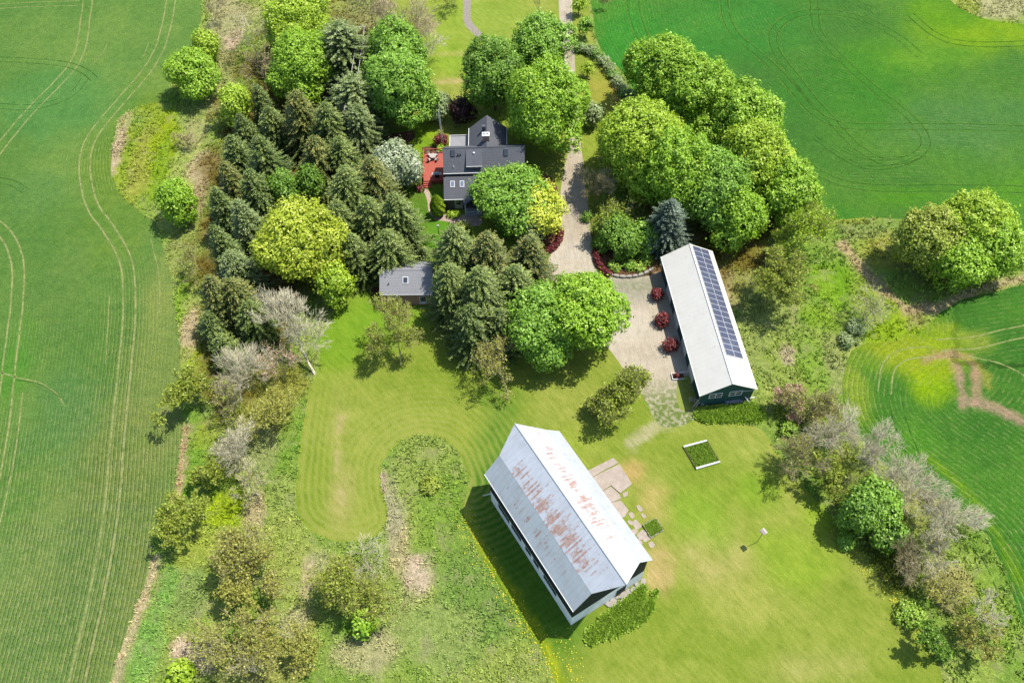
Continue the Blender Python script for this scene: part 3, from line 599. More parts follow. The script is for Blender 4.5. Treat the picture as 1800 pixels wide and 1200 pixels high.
TREE_LEAVES = 0
def broadleaf(px, py, rx, h, pal, label, name='broadleaf_tree', cat='tree', group=None, ry=None, rz=None, dens=1.0, leaf=.21, clump=.58, seed=None, base=.12, zc=None, nlobes=5, bark=None, lob=.5):
    """rx, ry in metres; crown centre seen at photo px,py"""
    R = np.random.default_rng(seed if seed is not None else int(px * 7 + py * 13)); ry = ry or rx
    zc = zc if zc is not None else h * (.5 + base / 2); rz = rz or h * (.5 - base / 2)
    c = at(px, py, zc); t = empty(name, (c[0], c[1], 0), label, cat, group)
    # big lobes
    lobes = [(np.array([0, 0, zc + rz * .06]), np.array([rx * .76, ry * .76, rz * .95]))]
    nlobes = nlobes + 3 if rx > 2 else nlobes
    for i in range(nlobes):
        a = 2 * math.pi * (i + R.uniform(-.3, .3)) / nlobes; k = R.uniform(.42, .72) * lob / .5; s = R.uniform(.28, .48)
        lobes.append((np.array([math.cos(a) * rx * k, math.sin(a) * ry * k, zc + rz * R.uniform(-.5, .42)]), np.array([rx * s, ry * s, rz * s * 1.1])))
    CC = []; CD = []
    for lc, lr in lobes:
        A = 4 * math.pi * ((lr[0] * lr[1]) ** 1.6 / 3 + 2 * (lr[0] * lr[2]) ** 1.6 / 3) ** (1 / 1.6)
        n = int(A / (clump ** 2 * 1.5)); u = rand_dirs(n, R); u[:, 2] = np.where((u[:, 2] < -.35) & (R.random(n) < .6), -u[:, 2], u[:, 2])
        p = lc + u * lr * (R.uniform(.78, 1.12, (n, 1)) + .09 * np.sin(u @ R.normal(size=(3, 1)) * 6 + R.uniform(0, 6))); keep = np.ones(n, bool)
        for l2, r2 in lobes:
            if l2 is lc: continue
            keep &= (np.linalg.norm((p - l2) / r2, axis=1) > .86)
        CC.append(p[keep]); g = u[keep] / lr * np.mean(lr); CD.append(g / np.linalg.norm(g, axis=1)[:, None])
    CC = np.concatenate(CC); CD = np.concatenate(CD); n = len(CC)
    per = max(8, int(27 * dens * (clump / .95) ** 2 * (.34 / leaf) ** 1.7)); m = n * per
    cr = clump * R.uniform(.35, 1.8, n)
    ci = np.repeat(np.arange(n), per); u = rand_dirs(m, R); fl = (u * CD[ci]).sum(1) < -.1; u[fl] = -u[fl]
    pos = CC[ci] + u * (cr[ci] * R.uniform(.75, 1.08, m))[:, None]
    nr = u * .8 + CD[ci] * .3 + rand_dirs(m, R) * .6 + [.12, .05, .45]; nr /= np.linalg.norm(nr, axis=1)[:, None]
    sz = leaf * R.uniform(.6, 1.25, m)
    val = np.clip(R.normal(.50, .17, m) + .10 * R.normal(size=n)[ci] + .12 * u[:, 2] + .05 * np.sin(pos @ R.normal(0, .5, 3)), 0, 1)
    sp_ = R.random(m) < .07; pos[sp_] += (u[sp_] * .5 + CD[ci][sp_]) * R.uniform(.2, .9, (sp_.sum(), 1)) * clump
    # inner leaves that close the crown
    mi = int(m * .18); ui = rand_dirs(mi, R); pi_ = np.array([0, 0, zc]) + ui * np.array([rx, ry, rz]) * (.72 * R.random(mi) ** .4)[:, None]
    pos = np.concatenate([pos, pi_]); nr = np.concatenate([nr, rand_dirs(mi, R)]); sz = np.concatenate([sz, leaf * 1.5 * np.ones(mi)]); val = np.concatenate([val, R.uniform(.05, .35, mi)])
    ok = pos[:, 2] > .15; pos, nr, sz, val = pos[ok], nr[ok], sz[ok], val[ok]
    Q = leaf_quads(pos, nr, sz, sz * .62, R)
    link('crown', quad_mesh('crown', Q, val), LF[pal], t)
    if h > 2.5:
        link('trunk', quad_mesh('trunk', seg_quads(trunk_mesh(h, .05 + h * .018, R, 6, rx * .6), 7)), bark or BARK, t)
    return t

def conifer(px, py, R0, h, pal, label, name='spruce_tree', group='spruces of the shelter belt', seed=None, zt=.75, gap=.47, droop=.34, wide=.46, exp=.56, base=.04, hole=.0):
    """px,py: where the upper crown is seen"""
    R = np.random.default_rng(seed if seed is not None else int(px * 11 + py * 5)); c = at(px, py, h * zt)
    t = empty(name, (c[0], c[1], 0), label, 'tree', group)
    P = []; NR = []; A = []; B = []; V = []; D = []
    z = h * base; irr = R.uniform(.85, 1.15, 8)
    while z < h * .985:
        f = 1 - z / h; L0 = R0 * f ** exp * R.uniform(.78, 1.16); nb = int(8 + 10 * f ** .5)
        for i in range(nb):
            if R.random() < hole: continue
            a = 2 * math.pi * (i + R.uniform(-.4, .4)) / nb + z; L = max(.25, L0 * R.uniform(.78, 1.12) * irr[int((a % 6.283) / 6.284 * 8)])
            d = np.array([math.cos(a), math.sin(a), 0]); s = np.array([-math.sin(a), math.cos(a), 0])
            k = max(3, int(L / .22)); tt = (np.arange(k) + .6) / k; hw = wide * (1.05 - tt) ** .6 * min(1, .35 + L / 3)
            zz = z + .35 * f - droop * L * tt + .16 * L * tt ** 2.5
            base_p = d * (L * tt)[:, None]; base_p[:, 2] += zz
            bv = R.normal(0, .07)
            for side in (-1, 0, 1):
                pp = base_p + s * (side * hw * .62)[:, None] + R.normal(0, .05, (k, 3)); pp[:, 2] -= abs(side) * hw * .35
                dr = d + s * side * .9 + R.normal(0, .15, (k, 3)); dr[:, 2] -= .2; dr /= np.linalg.norm(dr, axis=1)[:, None]
                nn = np.cross(dr, np.cross(np.array([0, 0, 1.]) + R.normal(0, .35, (k, 3)), dr)); nn /= np.linalg.norm(nn, axis=1)[:, None] + 1e-9
                P.append(pp); D.append(dr); NR.append(nn); A.append(hw * .50 + .10); B.append(hw * .20 + .04)
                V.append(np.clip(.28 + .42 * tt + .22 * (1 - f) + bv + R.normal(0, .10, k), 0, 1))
        z += gap * (.55 + .6 * f) * R.uniform(.85, 1.15)
    P = np.concatenate(P); NR = np.concatenate(NR); D = np.concatenate(D); A = np.concatenate(A)[:, None]; B = np.concatenate(B)[:, None]; S = np.cross(NR, D)
    Q = np.stack([P + D * A, P + S * B, P - D * A * .8, P - S * B], 1)
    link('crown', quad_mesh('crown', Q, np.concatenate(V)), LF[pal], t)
    link('trunk', quad_mesh('trunk', seg_quads([(0, 0, -.1, 0, 0, h * .6, .05 + h * .014, h * .008), (0, 0, h * .6, 0, 0, h * .98, h * .008, .02)], 7)), BARK, t)
    return t

def twiggy(px, py, r, h, label, twig, name='bare_tree', group=None, leafpal=None, leafn=0, leafs=.16, levels=4, nb=3, spread=.42, up=.5, stems=1, basepx=None, seed=None, thick=1.0, zc=.62, lean=(0, 0), cat='tree', spray=3):
    """open tree of fine twigs; twiggy crown reaches radius r"""
    R = np.random.default_rng(seed if seed is not None else int(px * 3 + py * 17)); 
    c = at(px, py, h * zc) if basepx is None else at(*basepx, 0)
    t = empty(name, (c[0], c[1], 0), label, cat, group)
    if basepx is not None:
        e = at(px, py, h * zc); lean = ((e[0] - c[0]), (e[1] - c[1]))
    S = []; ends = []
    for s in range(stems):
        a = 2 * math.pi * (s + R.uniform()) / stems; d = np.array([math.cos(a) * .35 * (stems > 1), math.sin(a) * .35 * (stems > 1), 1.0]); d[0] += lean[0] / h; d[1] += lean[1] / h; d /= np.linalg.norm(d)
        p = np.array([math.cos(a) * .15 * (stems > 1), math.sin(a) * .15 * (stems > 1), -.1]); grow(S, p, d, h * .30, (.03 + h * .012) * thick, levels, R, spread, nb, up, ends)
    S = np.array(S); E = np.array(ends)
    top = np.percentile(np.concatenate([S[:, 5], E[:, 2]]), 99.5); cen = np.array([lean[0], lean[1]]); hd = np.percentile(np.hypot(E[:, 0] - E[:, 0].mean(), E[:, 1] - E[:, 1].mean()), 93)
    sz = h / top; f = r / (hd * 1.0); mx, my = E[:, 0].mean(), E[:, 1].mean()
    def warp(P):
        P = P.copy(); k = np.clip(P[:, 2] / (top * .5), 0, 1); fx = 1 + (f - 1) * k
        P[:, 0] = (P[:, 0]) * fx + (lean[0] - mx * f) * np.clip(P[:, 2] / (top * zc), 0, 1) ** 1; P[:, 1] = P[:, 1] * fx + (lean[1] - my * f) * np.clip(P[:, 2] / (top * zc), 0, 1) ** 1
        P[:, 2] *= sz; return P
    S[:, :3] = warp(S[:, :3]); S[:, 3:6] = warp(S[:, 3:6]); E = warp(E)
    big = S[:, 6] > .05; 
    # fine end sprays
    n = len(E) * spray; ei = np.repeat(np.arange(len(E)), spray); dd = E[ei] - [lean[0] * .6, lean[1] * .6, h * .25]; dd /= np.linalg.norm(dd, axis=1)[:, None]
    dd = dd + R.normal(0, .5, (n, 3)); dd /= np.linalg.norm(dd, axis=1)[:, None]; ln = (r * .22 * R.uniform(.5, 1.2, n))[:, None]
    fine = np.hstack([E[ei], E[ei] + dd * ln, np.full((n, 1), .016 * thick + .006), np.full((n, 1), .008)])
    S[:, 6:8] = np.maximum(S[:, 6:8], .016)
    link('trunk', quad_mesh('trunk', seg_quads(S[big] if big.any() else S[:1], 6)), twig, t)
    link('branches', quad_mesh('branches', seg_quads(np.vstack([S[~big], fine]), 3)), twig, t)
    if leafpal:
        m = leafn; i = R.integers(0, n, m); k = R.random((m, 1)); pos = fine[i, :3] * (1 - k) + fine[i, 3:6] * k + R.normal(0, r * .05, (m, 3)); nr = rand_dirs(m, R) + [0, 0, .5]; nr /= np.linalg.norm(nr, axis=1)[:, None]
        s = leafs * .78 * R.uniform(.6, 1.3, m); pos[:, 2] = np.maximum(pos[:, 2], .1)
        link('leaves', quad_mesh('leaves', leaf_quads(pos, nr, s, s * .65, R), np.clip(R.normal(.45, .2, m), 0, 1)), LF[leafpal], t)
    return t

def mpp(y): return .0869 * (1 + (600 - y) * .00058) if y < 600 else .0869 - (y - 600) * .0000310
# ---- broadleaf trees
BT = [ # px, py, radius px, height m, palette, label, kwargs
 (338, 128, 43, 8.5, 'bright', 'round bright green tree at the west crop edge, a smaller one behind it', {}),
 (361, 82, 21, 6.5, 'lime', 'small upright bright green tree behind the larger round one at the west field edge', {}),
 (311, 355, 34, 8, 'bright', 'bright green tree alone beside the tan strip below the yellow grass bulge', {}),
 (520, 45, 58, 13, 'lime', 'tall light green tree at the top of the shelter belt left of the grey pine', {}),
 (530, 115, 62, 12, 'bright', 'wide light green tree in front of the tallest at the shelter belt top', {}),
 (415, 185, 24, 8, 'lime', 'small yellow green tree on the outer left side of the dark spruces', {}),
 (700, 95, 50, 14, 'mid', 'upper half crown of fresh green maple right of the grey pine', {}),
 (705, 158, 62, 15, 'mid', 'large fresh green maple behind the white blossoming tree and deck', {}),
 (868, 132, 60, 14, 'deep', 'dark green maple, leftmost of three big maples behind the house', {}),
 (948, 88, 54, 14, 'mid', 'green maple beside the drive, rearmost of the three big maples behind the house', {}),
 (958, 188, 74, 16, 'bright', 'huge yellow green maple between house roof and gravel drive', {'ry': 8.4}),
 (905, 350, 68, 9.5, 'mid', 'spreading green tree covering the front right corner of the house', {'rz': 4.0}),
 (946, 370, 46, 8, 'yellow', 'bright yellow leaved tree beside the drive bend in front of the house', {}),
 (930, 400, 24, 6, 'silver', 'small pale variegated tree below the yellow tree near the drive', {'leaf': .25}),
 (530, 425, 76, 14, 'gold', 'big yellow leaved maple standing among dark spruces left of the garage', {}),
 (590, 500, 26, 8, 'lime', 'small lime tree at the lower right foot of the big yellow maple', {}),
 (500, 335, 24, 8, 'deep', 'small grey green tree behind the big yellow maple', {}),
 (548, 325, 20, 8, 'deep', 'small green tree squeezed between spruces at the back of the yellow maple', {}),
 (1168, 128, 60, 14, 'bright', 'bright tree at the top end of the tall row beside the north field', {}),
 (1228, 168, 62, 14, 'bright', 'bright tree second from the top in the tall row beside the north field', {}),
 (1300, 215, 64, 14, 'bright', 'bright tree halfway along the field side of the tall row', {}),
 (1322, 285, 66, 14, 'lime', 'lime green tree fourth along the field side of the tall row', {}),
 (1382, 335, 52, 11, 'bright', 'bright tree at the lower right end of the tall row by the north field', {}),
 (1130, 256, 82, 15, 'lime', 'large lime tree on the drive side of the tall row', {}),
 (1188, 302, 72, 15, 'bright', 'largest tree on the drive side of the tall row above the blue spruce', {}),
 (1262, 330, 62, 13, 'mid', 'darker tree filling the middle of the tall row behind the solar roof', {}),
 (1300, 382, 46, 10, 'bright', 'tree at the bottom of the tall row nearest the solar panels', {}),
 (1632, 420, 58, 11, 'olive', 'left crown of the big dark yellow green trees standing alone by the east field', {'dens': .9}),
 (1700, 400, 62, 12, 'lime', 'large central crown of the lone yellow green trees by the east field', {}),
 (1745, 440, 50, 10, 'bright', 'right crown of the lone yellow green trees by the east field', {}),
 (1680, 460, 50, 9, 'bright', 'front crown of the lone yellow green trees by the east field', {}),
 (953, 566, 68, 11, 'mid', 'fresh green maple right of the dark spruces, left of its brighter twin', {}),
 (1030, 548, 67, 12.5, 'bright', 'bright yellow green maple next to the gravel yard, right of its darker twin', {}),
 (1545, 885, 36, 7, 'mid', 'full green tree among grey bare trees on the right hedge line', {}),
 (1515, 900, 34, 7, 'deep', 'dark green tree at the lawn side of the right hedge line', {}),
 (696, 290, 44, 8, 'white', 'white blossoming tree beside the red deck', {'leaf': .26}),
 (770, 188, 22, 5, 'silver', 'silvery small tree right of the fresh green maple behind the deck', {'leaf': .24}),
 (1041, 203, 15, 4, 'silver', 'silvery round shrub beside the upper drive on the lawn strip', {'leaf': .24}),
 (812, 196, 19, 5, 'dburg', 'dark purple leaved tree left of the dark green maple behind the house', {'leaf': .26}),
 (1210, 180, 40, 12, 'mid', 'darker inner tree behind the front trees of the tall row', {}),
 (1560, 940, 26, 5.5, 'deep', 'shaded low green tree behind the yellow dandelion edge on the right hedge', {}),
 (315, 1183, 18, 3.2, 'lime', 'small lime bush at the bottom edge near the west crop field', {'leaf': .25}),
 (640, 1096, 20, 3.5, 'bright', 'small bright green tree at the foot of the olive budding thicket', {'leaf': .26}),
 (1100, 425, 30, 5, 'deep', 'low dark green tree in the bed above the curved stone edging', {}),
 (1072, 402, 26, 5, 'deep', 'dark round tree at the gravel edge behind the curved red hedge', {}),
 (1135, 415, 26, 5, 'mid', 'low green tree in the bed beside the blue spruce', {}),
]
for px, py, rp, h, pal, lab, kw in BT:
    rx = rp * mpp(py) * (1 - .6 * h / CH) ; g = 'trees of the tall row by the north field' if 'tall row' in lab else None
    tall = h > 5.5
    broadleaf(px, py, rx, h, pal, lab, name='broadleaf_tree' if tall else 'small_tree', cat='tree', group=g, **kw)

# ---- conifers
CT = [ # px,py, radius px, h, palette, label
 (600, 70, 50, 17, 'pine', 'grey green pine at the top of the shelter belt between two light green trees', {'droop': .05, 'gap': 1.0, 'wide': .7}),
 (622, 160, 48, 15, 'pine', 'broad grey green pine left of the fresh green maple', {'droop': .05, 'gap': 1.0, 'wide': .7}),
 (455, 165, 20, 9, 'spruce', 'small dark spruce under the light green tree at the belt top'),
 (425, 215, 22, 9, 'spruce', 'short dark spruce below the small yellow green tree on the outer belt edge'),
 (475, 205, 28, 12, 'spruceb', 'olive spruce near the top of the belt inside the outer row'),
 (525, 185, 36, 15, 'sprucec', 'tall rusty coned spruce at the belt top before the light green trees'),
 (575, 205, 36, 14, 'spruceb', 'olive spruce just left of the two thin power wires'),
 (410, 255, 28, 11, 'spruce', 'dark spruce on the outer belt edge beside the tan ground patch'),
 (460, 265, 34, 14, 'spruce', 'dark spruce one row in from the outer edge, upper belt'),
 (555, 262, 38, 14, 'sprucec', 'spruce with rusty cones above the small grey green trees in mid belt'),
 (600, 262, 32, 13, 'spruceb', 'olive spruce left of the white blossoming tree'),
 (400, 305, 28, 12, 'sprucec', 'rusty topped spruce on the outer edge at the belt middle'),
 (445, 320, 34, 13, 'spruce', 'full dark spruce upper left of the big yellow maple'),
 (385, 350, 26, 12, 'spruce', 'dark spruce on the outer belt edge level with the lone field tree'),
 (425, 375, 32, 13, 'pine', 'blue grey spruce directly left of the big yellow maple'),
 (385, 420, 28, 13, 'spruce', 'dark spruce on the outer belt edge left of the yellow maple'),
 (410, 460, 30, 12, 'pine', 'grey green spruce at the lower left foot of the yellow maple'),
 (610, 320, 42, 15, 'spruceb', 'large olive spruce upper left of the garden cedar'),
 (655, 300, 36, 14, 'sprucec', 'rusty topped spruce overlapping the white blossoming tree'),
 (595, 375, 36, 14, 'spruceb', 'olive spruce touching the right side of the big yellow maple'),
 (650, 370, 42, 15, 'spruceb', 'broad olive spruce in the middle of the group above the garage'),
 (695, 365, 36, 13, 'spruceb', 'olive spruce beside the green lawn left of the garden cedar'),
 (620, 430, 34, 12, 'spruceb', 'olive spruce behind the left end of the garage roof'),
 (680, 425, 40, 12, 'spruceb', 'olive spruce directly behind the garage roof'),
 (375, 505, 26, 12, 'sprucec', 'rusty topped spruce on the lower outer edge of the belt'),
 (412, 510, 28, 12, 'sprucec', 'rusty topped spruce beside the grey dead tree crown'),
 (440, 545, 26, 10, 'spruceb', 'olive spruce behind the trunk of the grey dead tree'),
 (390, 600, 22, 7, 'spruceb', 'short olive spruce at the bottom end of the belt'),
 (370, 560, 22, 9, 'spruce', 'dark spruce above the short olive one at the belt bottom'),
 (800, 425, 44, 15, 'spruceb', 'left rear spruce of the dark group right of the garage'),
 (857, 435, 42, 16, 'sprucec', 'middle rear spruce with rusty tips in the group right of the garage'),
 (930, 435, 36, 14, 'sprucec', 'right rear spruce of the central group nearest the yellow tree'),
 (790, 490, 42, 14, 'spruceb', 'spruce overhanging the right end of the garage roof'),
 (845, 500, 46, 15, 'spruceb', 'large spruce at the centre of the group right of the garage'),
 (905, 490, 42, 15, 'spruceb', 'spruce on the right side of the central group behind the green maple'),
 (830, 555, 42, 12, 'spruce', 'front spruce of the central group above the shaded lawn'),
 (880, 560, 34, 11, 'spruce', 'front right spruce of the central group behind the budding brown tree'),
 (1178, 372, 32, 12, 'blue', 'blue spruce at the top corner of the long green shed'),
 (745, 440, 14, 3.2, 'spruceb', 'low evergreen beside the lamp post and garden bed'),
 (630, 205, 34, 13, 'pine', 'grey green pine behind the power wires above the blossoming tree'),
]
R_ = np.random.default_rng(3)
for row in CT:
    px, py, rp, h, pal, lab = row[:6]; kw = row[6] if len(row) > 6 else {}
    nm = 'pine_tree' if ' pine' in lab else 'spruce_tree'
    if nm == 'pine_tree': kw = dict(kw, exp=.45)
    if py > 440 and px < 460: rp *= 1.2
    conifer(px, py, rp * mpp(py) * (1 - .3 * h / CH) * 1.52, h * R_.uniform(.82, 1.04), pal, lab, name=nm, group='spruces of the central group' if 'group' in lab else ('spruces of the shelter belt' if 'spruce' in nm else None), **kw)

# ---- open and bare trees
G, B_, PK, OL = GREYTWIG, BROWNTWIG, PINKTWIG, OLIVETWIG
TT = [ # px,py,rpx,h,twig,leafpal,leafn,label,kwargs
 (510, 562, 56, 11, G, None, 0, 'large dead grey tree leaning over the lower end of the spruce belt', dict(basepx=(553, 657), thick=1.5, levels=5, spread=.38)),
 (425, 650, 50, 8, G, None, 0, 'spreading bare grey tree at the foot of the spruce belt', dict(levels=5)),
 (490, 640, 34, 6, PK, 'pink', 500, 'reddish budding bush between the dead tree trunk and the bare grey tree', {}),
 (405, 712, 42, 7, B_, 'olive', 500, 'bare brown tree below the spreading grey one on the west hedge', {}),
 (330, 690, 44, 6, OL, 'olive', 5200, 'olive budding tree on the field side of the west hedge below the belt', dict(leafs=.2)),
 (475, 725, 50, 6, OL, 'brown', 3800, 'soft brownish budding tree next to the lawn corner', dict(leafs=.17)),
 (415, 785, 42, 7, G, None, 0, 'bare grey tree leaning over the shadow on the west hedge', dict(levels=5, thick=1.2)),
 (440, 850, 34, 6, G, 'brown', 500, 'grey tree with curved broken limbs beside the lawn loop', dict(thick=1.4)),
 (370, 830, 30, 5, OL, 'olive', 2600, 'small olive tree left of the curved grey tree', dict(leafs=.2)),
 (318, 915, 46, 6.5, OL, 'olive', 5600, 'round olive budding tree at the crop edge above the tan strip', dict(leafs=.2)),
 (432, 985, 62, 8, B_, 'brown', 6500, 'large brown budding tree in the lower west hedge', dict(levels=5, leafs=.2)),
 (420, 1035, 44, 6, B_, 'brown', 4200, 'brown budding tree in front of the large one with a dark hollow shade', dict(leafs=.2)),
 (610, 1035, 62, 7, OL, 'olive', 6500, 'wide olive budding tree in the rough grass left of the barn', dict(leafs=.2, levels=5)),
 (645, 985, 38, 6, G, None, 0, 'thin bare grey tree just below the rounded lawn loop', {}),
 (430, 1130, 70, 6.5, B_, 'brown', 6000, 'rust brown thicket tree at the bottom edge of the photo', dict(leafs=.19, stems=3)),
 (440, 1165, 34, 6, G, None, 0, 'pale bare tree rising from the rust brown thicket', dict(thick=1.2)),
 (525, 1140, 46, 5, OL, 'brown', 3200, 'yellow brown budding shrub at the bottom edge right of the thicket', dict(leafs=.18)),
 (692, 575, 46, 9.5, OL, 'olive', 4200, 'thin leafed tree on the lawn in front of the brick garage', dict(basepx=(704, 642), leafs=.17, levels=5, spread=.36)),
 (872, 640, 46, 7, B_, 'brown', 1500, 'nearly bare brown tree on the lawn below the central spruces', dict(basepx=(893, 690), leafs=.17)),
 (1088, 692, 47, 6.5, B_, 'olive', 9500, 'round olive budding tree alone on the lawn between barn and gravel yard', dict(leafs=.22, levels=5, spread=.55, stems=2)),
 (1052, 325, 30, 7.5, B_, None, 0, 'bare dark tree at the right edge of the drive opposite the house', dict(levels=5)),
 (1085, 285, 34, 8, B_, 'olive', 700, 'half bare tree left of the tall row above the drive', {}),
 (1075, 385, 34, 6, B_, 'olive', 2200, 'olive budding tree overhanging the gravel by the curved bed', dict(leafs=.2)),
 (1085, 235, 24, 5, G, 'silver', 900, 'grey green shrub tree beside the lawn strip at the tall row', dict(leafs=.2)),
 (1410, 410, 52, 9, OL, 'lime', 6500, 'yellow green loose tree right of the tall row', dict(leafs=.22, levels=5)),
 (1370, 500, 46, 8, OL, 'olive', 6000, 'dark olive loose tree behind the solar roof', dict(leafs=.22, levels=5)),
 (1530, 545, 34, 4.5, G, 'olive', 500, 'small bare tree on the rough ground between the two right fields', {}),
 (1388, 705, 30, 4, PK, 'pink', 1600, 'pinkish budding bush at the lower corner of the long shed', dict(leafs=.18)),
 (1430, 715, 46, 6, B_, 'brown', 1600, 'brown twiggy tree next to the pinkish bush', dict(levels=5)),
 (1470, 760, 46, 7, G, None, 0, 'bare grey tree with many pale twigs at the top of the right hedge', dict(levels=5)),
 (1405, 800, 42, 6.5, B_, 'olive', 900, 'dark twigged tree hanging over the lawn at the top of the right hedge', dict(levels=5)),
 (1460, 835, 40, 5.5, OL, 'olive', 3200, 'low olive tree left of the full green trees on the right hedge', dict(leafs=.2)),
 (1540, 800, 48, 7.5, G, None, 0, 'bare pale tree behind the full green trees on the right hedge', dict(levels=5)),
 (1600, 850, 50, 8, G, None, 0, 'bare pale tree on the field side of the right hedge', dict(levels=5)),
 (1665, 905, 60, 9, G, None, 0, 'largest pale grey bare tree at the middle of the right hedge', dict(levels=5)),
 (1640, 965, 42, 7, G, 'brown', 800, 'grey bare tree with tan tufts at its foot below the largest pale one', dict(levels=5)),
 (1590, 980, 40, 6, B_, None, 0, 'dark brown bare tree shading the dandelion edge', dict(levels=5)),
 (1650, 1040, 34, 3.6, PK, 'brown', 1500, 'tan brushy shrub under the pale trees near the lower right field', {}),
 (1738, 1075, 34, 5.5, G, None, 0, 'spiky pale bare tree at the lower right by the field', dict(levels=4, thick=1.3, spread=.5)),
 (1722, 1120, 40, 4, B_, 'brown', 1800, 'brown tangled shrub under the spiky pale tree', dict(leafs=.18)),
 (1640, 1130, 34, 4.5, B_, 'deep', 2600, 'dark green brushy tree by the lower right lawn edge', dict(leafs=.2)),
 (715, 35, 60, 10, PK, 'brown', 900, 'wide bare reddish tree on the upper lawn right of the pine', dict(levels=5, spread=.5)),
 (655, 12, 34, 8, B_, None, 0, 'bare brown tree at the top edge between pine and the wide reddish tree', {}),
 (750, 80, 34, 7, G, None, 0, 'bare pale tree on the upper lawn behind the fresh green maple', {}),
 (380, 12, 22, 6, B_, None, 0, 'small bare tree by the crop at the top edge', {}),
 (440, 60, 36, 8, G, 'brown', 400, 'thin bare tree in the tan grass left of the light green trees', {}),
 (455, 120, 34, 8, PK, 'brown', 400, 'thin reddish bare tree beside the wide light green tree', {}),
 (325, 245, 20, 3, PK, 'brown', 300, 'low rust twigged bush on the tan ground left of the belt', {}),
 (378, 205, 18, 3.4, B_, 'brown', 700, 'small brown bush left of the belt top in its own shade', {}),
 (335, 465, 34, 5, B_, 'olive', 700, 'thin dark twigged tree outside the belt left of the yellow maple', {}),
 (1062, 3, 10, 3, B_, 'lime', 60, 'unleafed sapling at the top edge right of the drive', {}),
 (946, 10, 9, 5, B_, None, 0, 'slim bare sapling on the upper lawn left of the drive', dict(levels=3)),
 (795, -12, 30, 6, B_, 'olive', 900, 'tree crown touching the top edge over the upper lawn', {}),
]
for px, py, rp, h, tw, lp, ln, lab, kw in TT:
    bush = h < 4.4 and ('bush' in lab or 'shrub' in lab)
    sap = 'sapling' in lab
    nm = 'bush' if bush else ('sapling' if sap else ('bare_tree' if lp is None or ln < 1000 else 'budding_tree'))
    twiggy(px, py, rp * mpp(py) * (1 - .5 * h / CH), h, lab, tw, name=nm, cat='bush' if bush else ('sapling' if sap else 'tree'), leafpal=lp, leafn=int(ln * (.85 if py > 850 and px < 700 else 1.1)), **kw)

# ---- small saplings by the drive, shrubs
for px, py, rp, h, pal, lab in [(1030, 45, 12, 4.2, 'mid', 'young dark green tree between upper drive and north field'), (1033, 121, 8, 2.8, 'lime', 'tiny lime tree on the lawn strip right of the drive'), (1018, 8, 11, 3.6, 'lime', 'young yellow green tree at the top edge right of the drive')]:
    broadleaf(px, py, rp * mpp(py), h, pal, lab, name='young_tree', cat='tree', leaf=.2, clump=.45, base=.35, nlobes=3)
row_pts = smooth_poly([(1020, 88), (1045, 95), (1066, 118), (1082, 140), (1096, 165), (1110, 178)], False, 1)
row_pts = densify(row_pts, 1.55, 0, closed=False)
for i, p in enumerate(row_pts):
    q = to_px([[p[0], p[1], .5]])[0]
    broadleaf(q[0], q[1], .95 + .3 * random.random(), 1.3, 'silver' if i % 3 else 'grass', 'low grey green shrub in the row along the north field corner', name='hedge_shrub', cat='shrub', group='shrubs in the row along the north field corner', leaf=.16, clump=.4, base=0, nlobes=3, seed=500 + i)
SH = [ # px,py,r m,h,pal,label
 (1155, 517, .95, 1.6, 'burg', 'round burgundy shrub by the shed wall, nearest the stone edging'),
 (1164, 563, 1.0, 1.6, 'burg', 'round burgundy shrub in the middle of the three by the shed wall'),
 (1179, 607, 1.05, 1.6, 'burg', 'round burgundy shrub by the shed wall, nearest the planter box'),
 (776, 247, 1.35, 1.6, 'burg', 'dark red shrub beside the flat roof annexe'),
 (793, 378, .5, .7, 'lime', 'small lime bush left of the porch on the garden path'),
 (802, 378, .5, .7, 'lime', 'small lime bush nearest the porch steps'),
 (815, 402, 1.1, 1.6, 'olive', 'feathery olive shrub at the foot of the garden path'),
 (737, 330, .6, .9, 'burg', 'red shrub at the foot of the deck steps'),
 (722, 296, 1.6, 2.6, 'olive', 'yellow green bush between blossoming tree and deck'),
 (775, 263, .8, .8, 'lime', 'yellow flowering shrub behind the deck'),
 (1092, 448, 1.1, .9, 'weed', 'leafy green plant clump at the left of the stone edged bed'),
 (1112, 440, 1.3, 1.0, 'bright', 'leafy green plant clump in the centre of the stone edged bed'),
 (1135, 455, 1.1, .8, 'weed', 'leafy green plant clump at the right of the stone edged bed'),
 (1080, 468, .9, .7, 'weed', 'leafy plant clump beside the red hedge in the stone edged bed'),
 (1105, 466, 1.0, .7, 'mid', 'dark green plant clump just behind the edging stones'),
 (1124, 470, .9, .6, 'weed', 'small bright plant clump at the right end of the edging stones'),
 (1030, 380, .9, 1.2, 'deep', 'dark low shrub at the gravel edge under the bare trees'),
 (1060, 430, 1.4, 2.2, 'deep', 'dark shrub behind the curved red hedge'),
 (757, 288 + 168, 1.0, 1.2, 'weed', 'green shrub at the garden bed near the garage corner'),
 (1390, 755, 1.2, 1.4, 'weed', 'green bush at the lawn corner below the pinkish bush'),
 (1490, 950, 1.2, 1.2, 'mid', 'low green bush at the start of the dandelion edge'),
 (1600, 1080, 1.6, 1.6, 'weed', 'green bush at the lower dandelion edge'),
 (755, 850, 1.3, .9, 'olive', 'small bush in the rough grass left of the barn'),
 (1505, 575, 1.4, 1.2, 'silver', 'grey green bush beside the small bare tree on the right rough ground'),
 (1490, 600, 1.3, 1.0, 'silver', 'grey green bush above the curved corner of the east crop'),
]
for px, py, r, h, pal, lab in SH:
    broadleaf(px, py, r, h, pal, lab, name='shrub', cat='shrub', group='burgundy shrubs along the shed wall' if 'round burgundy' in lab else None, leaf=.15, clump=.38, base=0, nlobes=4, dens=1.1, lob=.45)
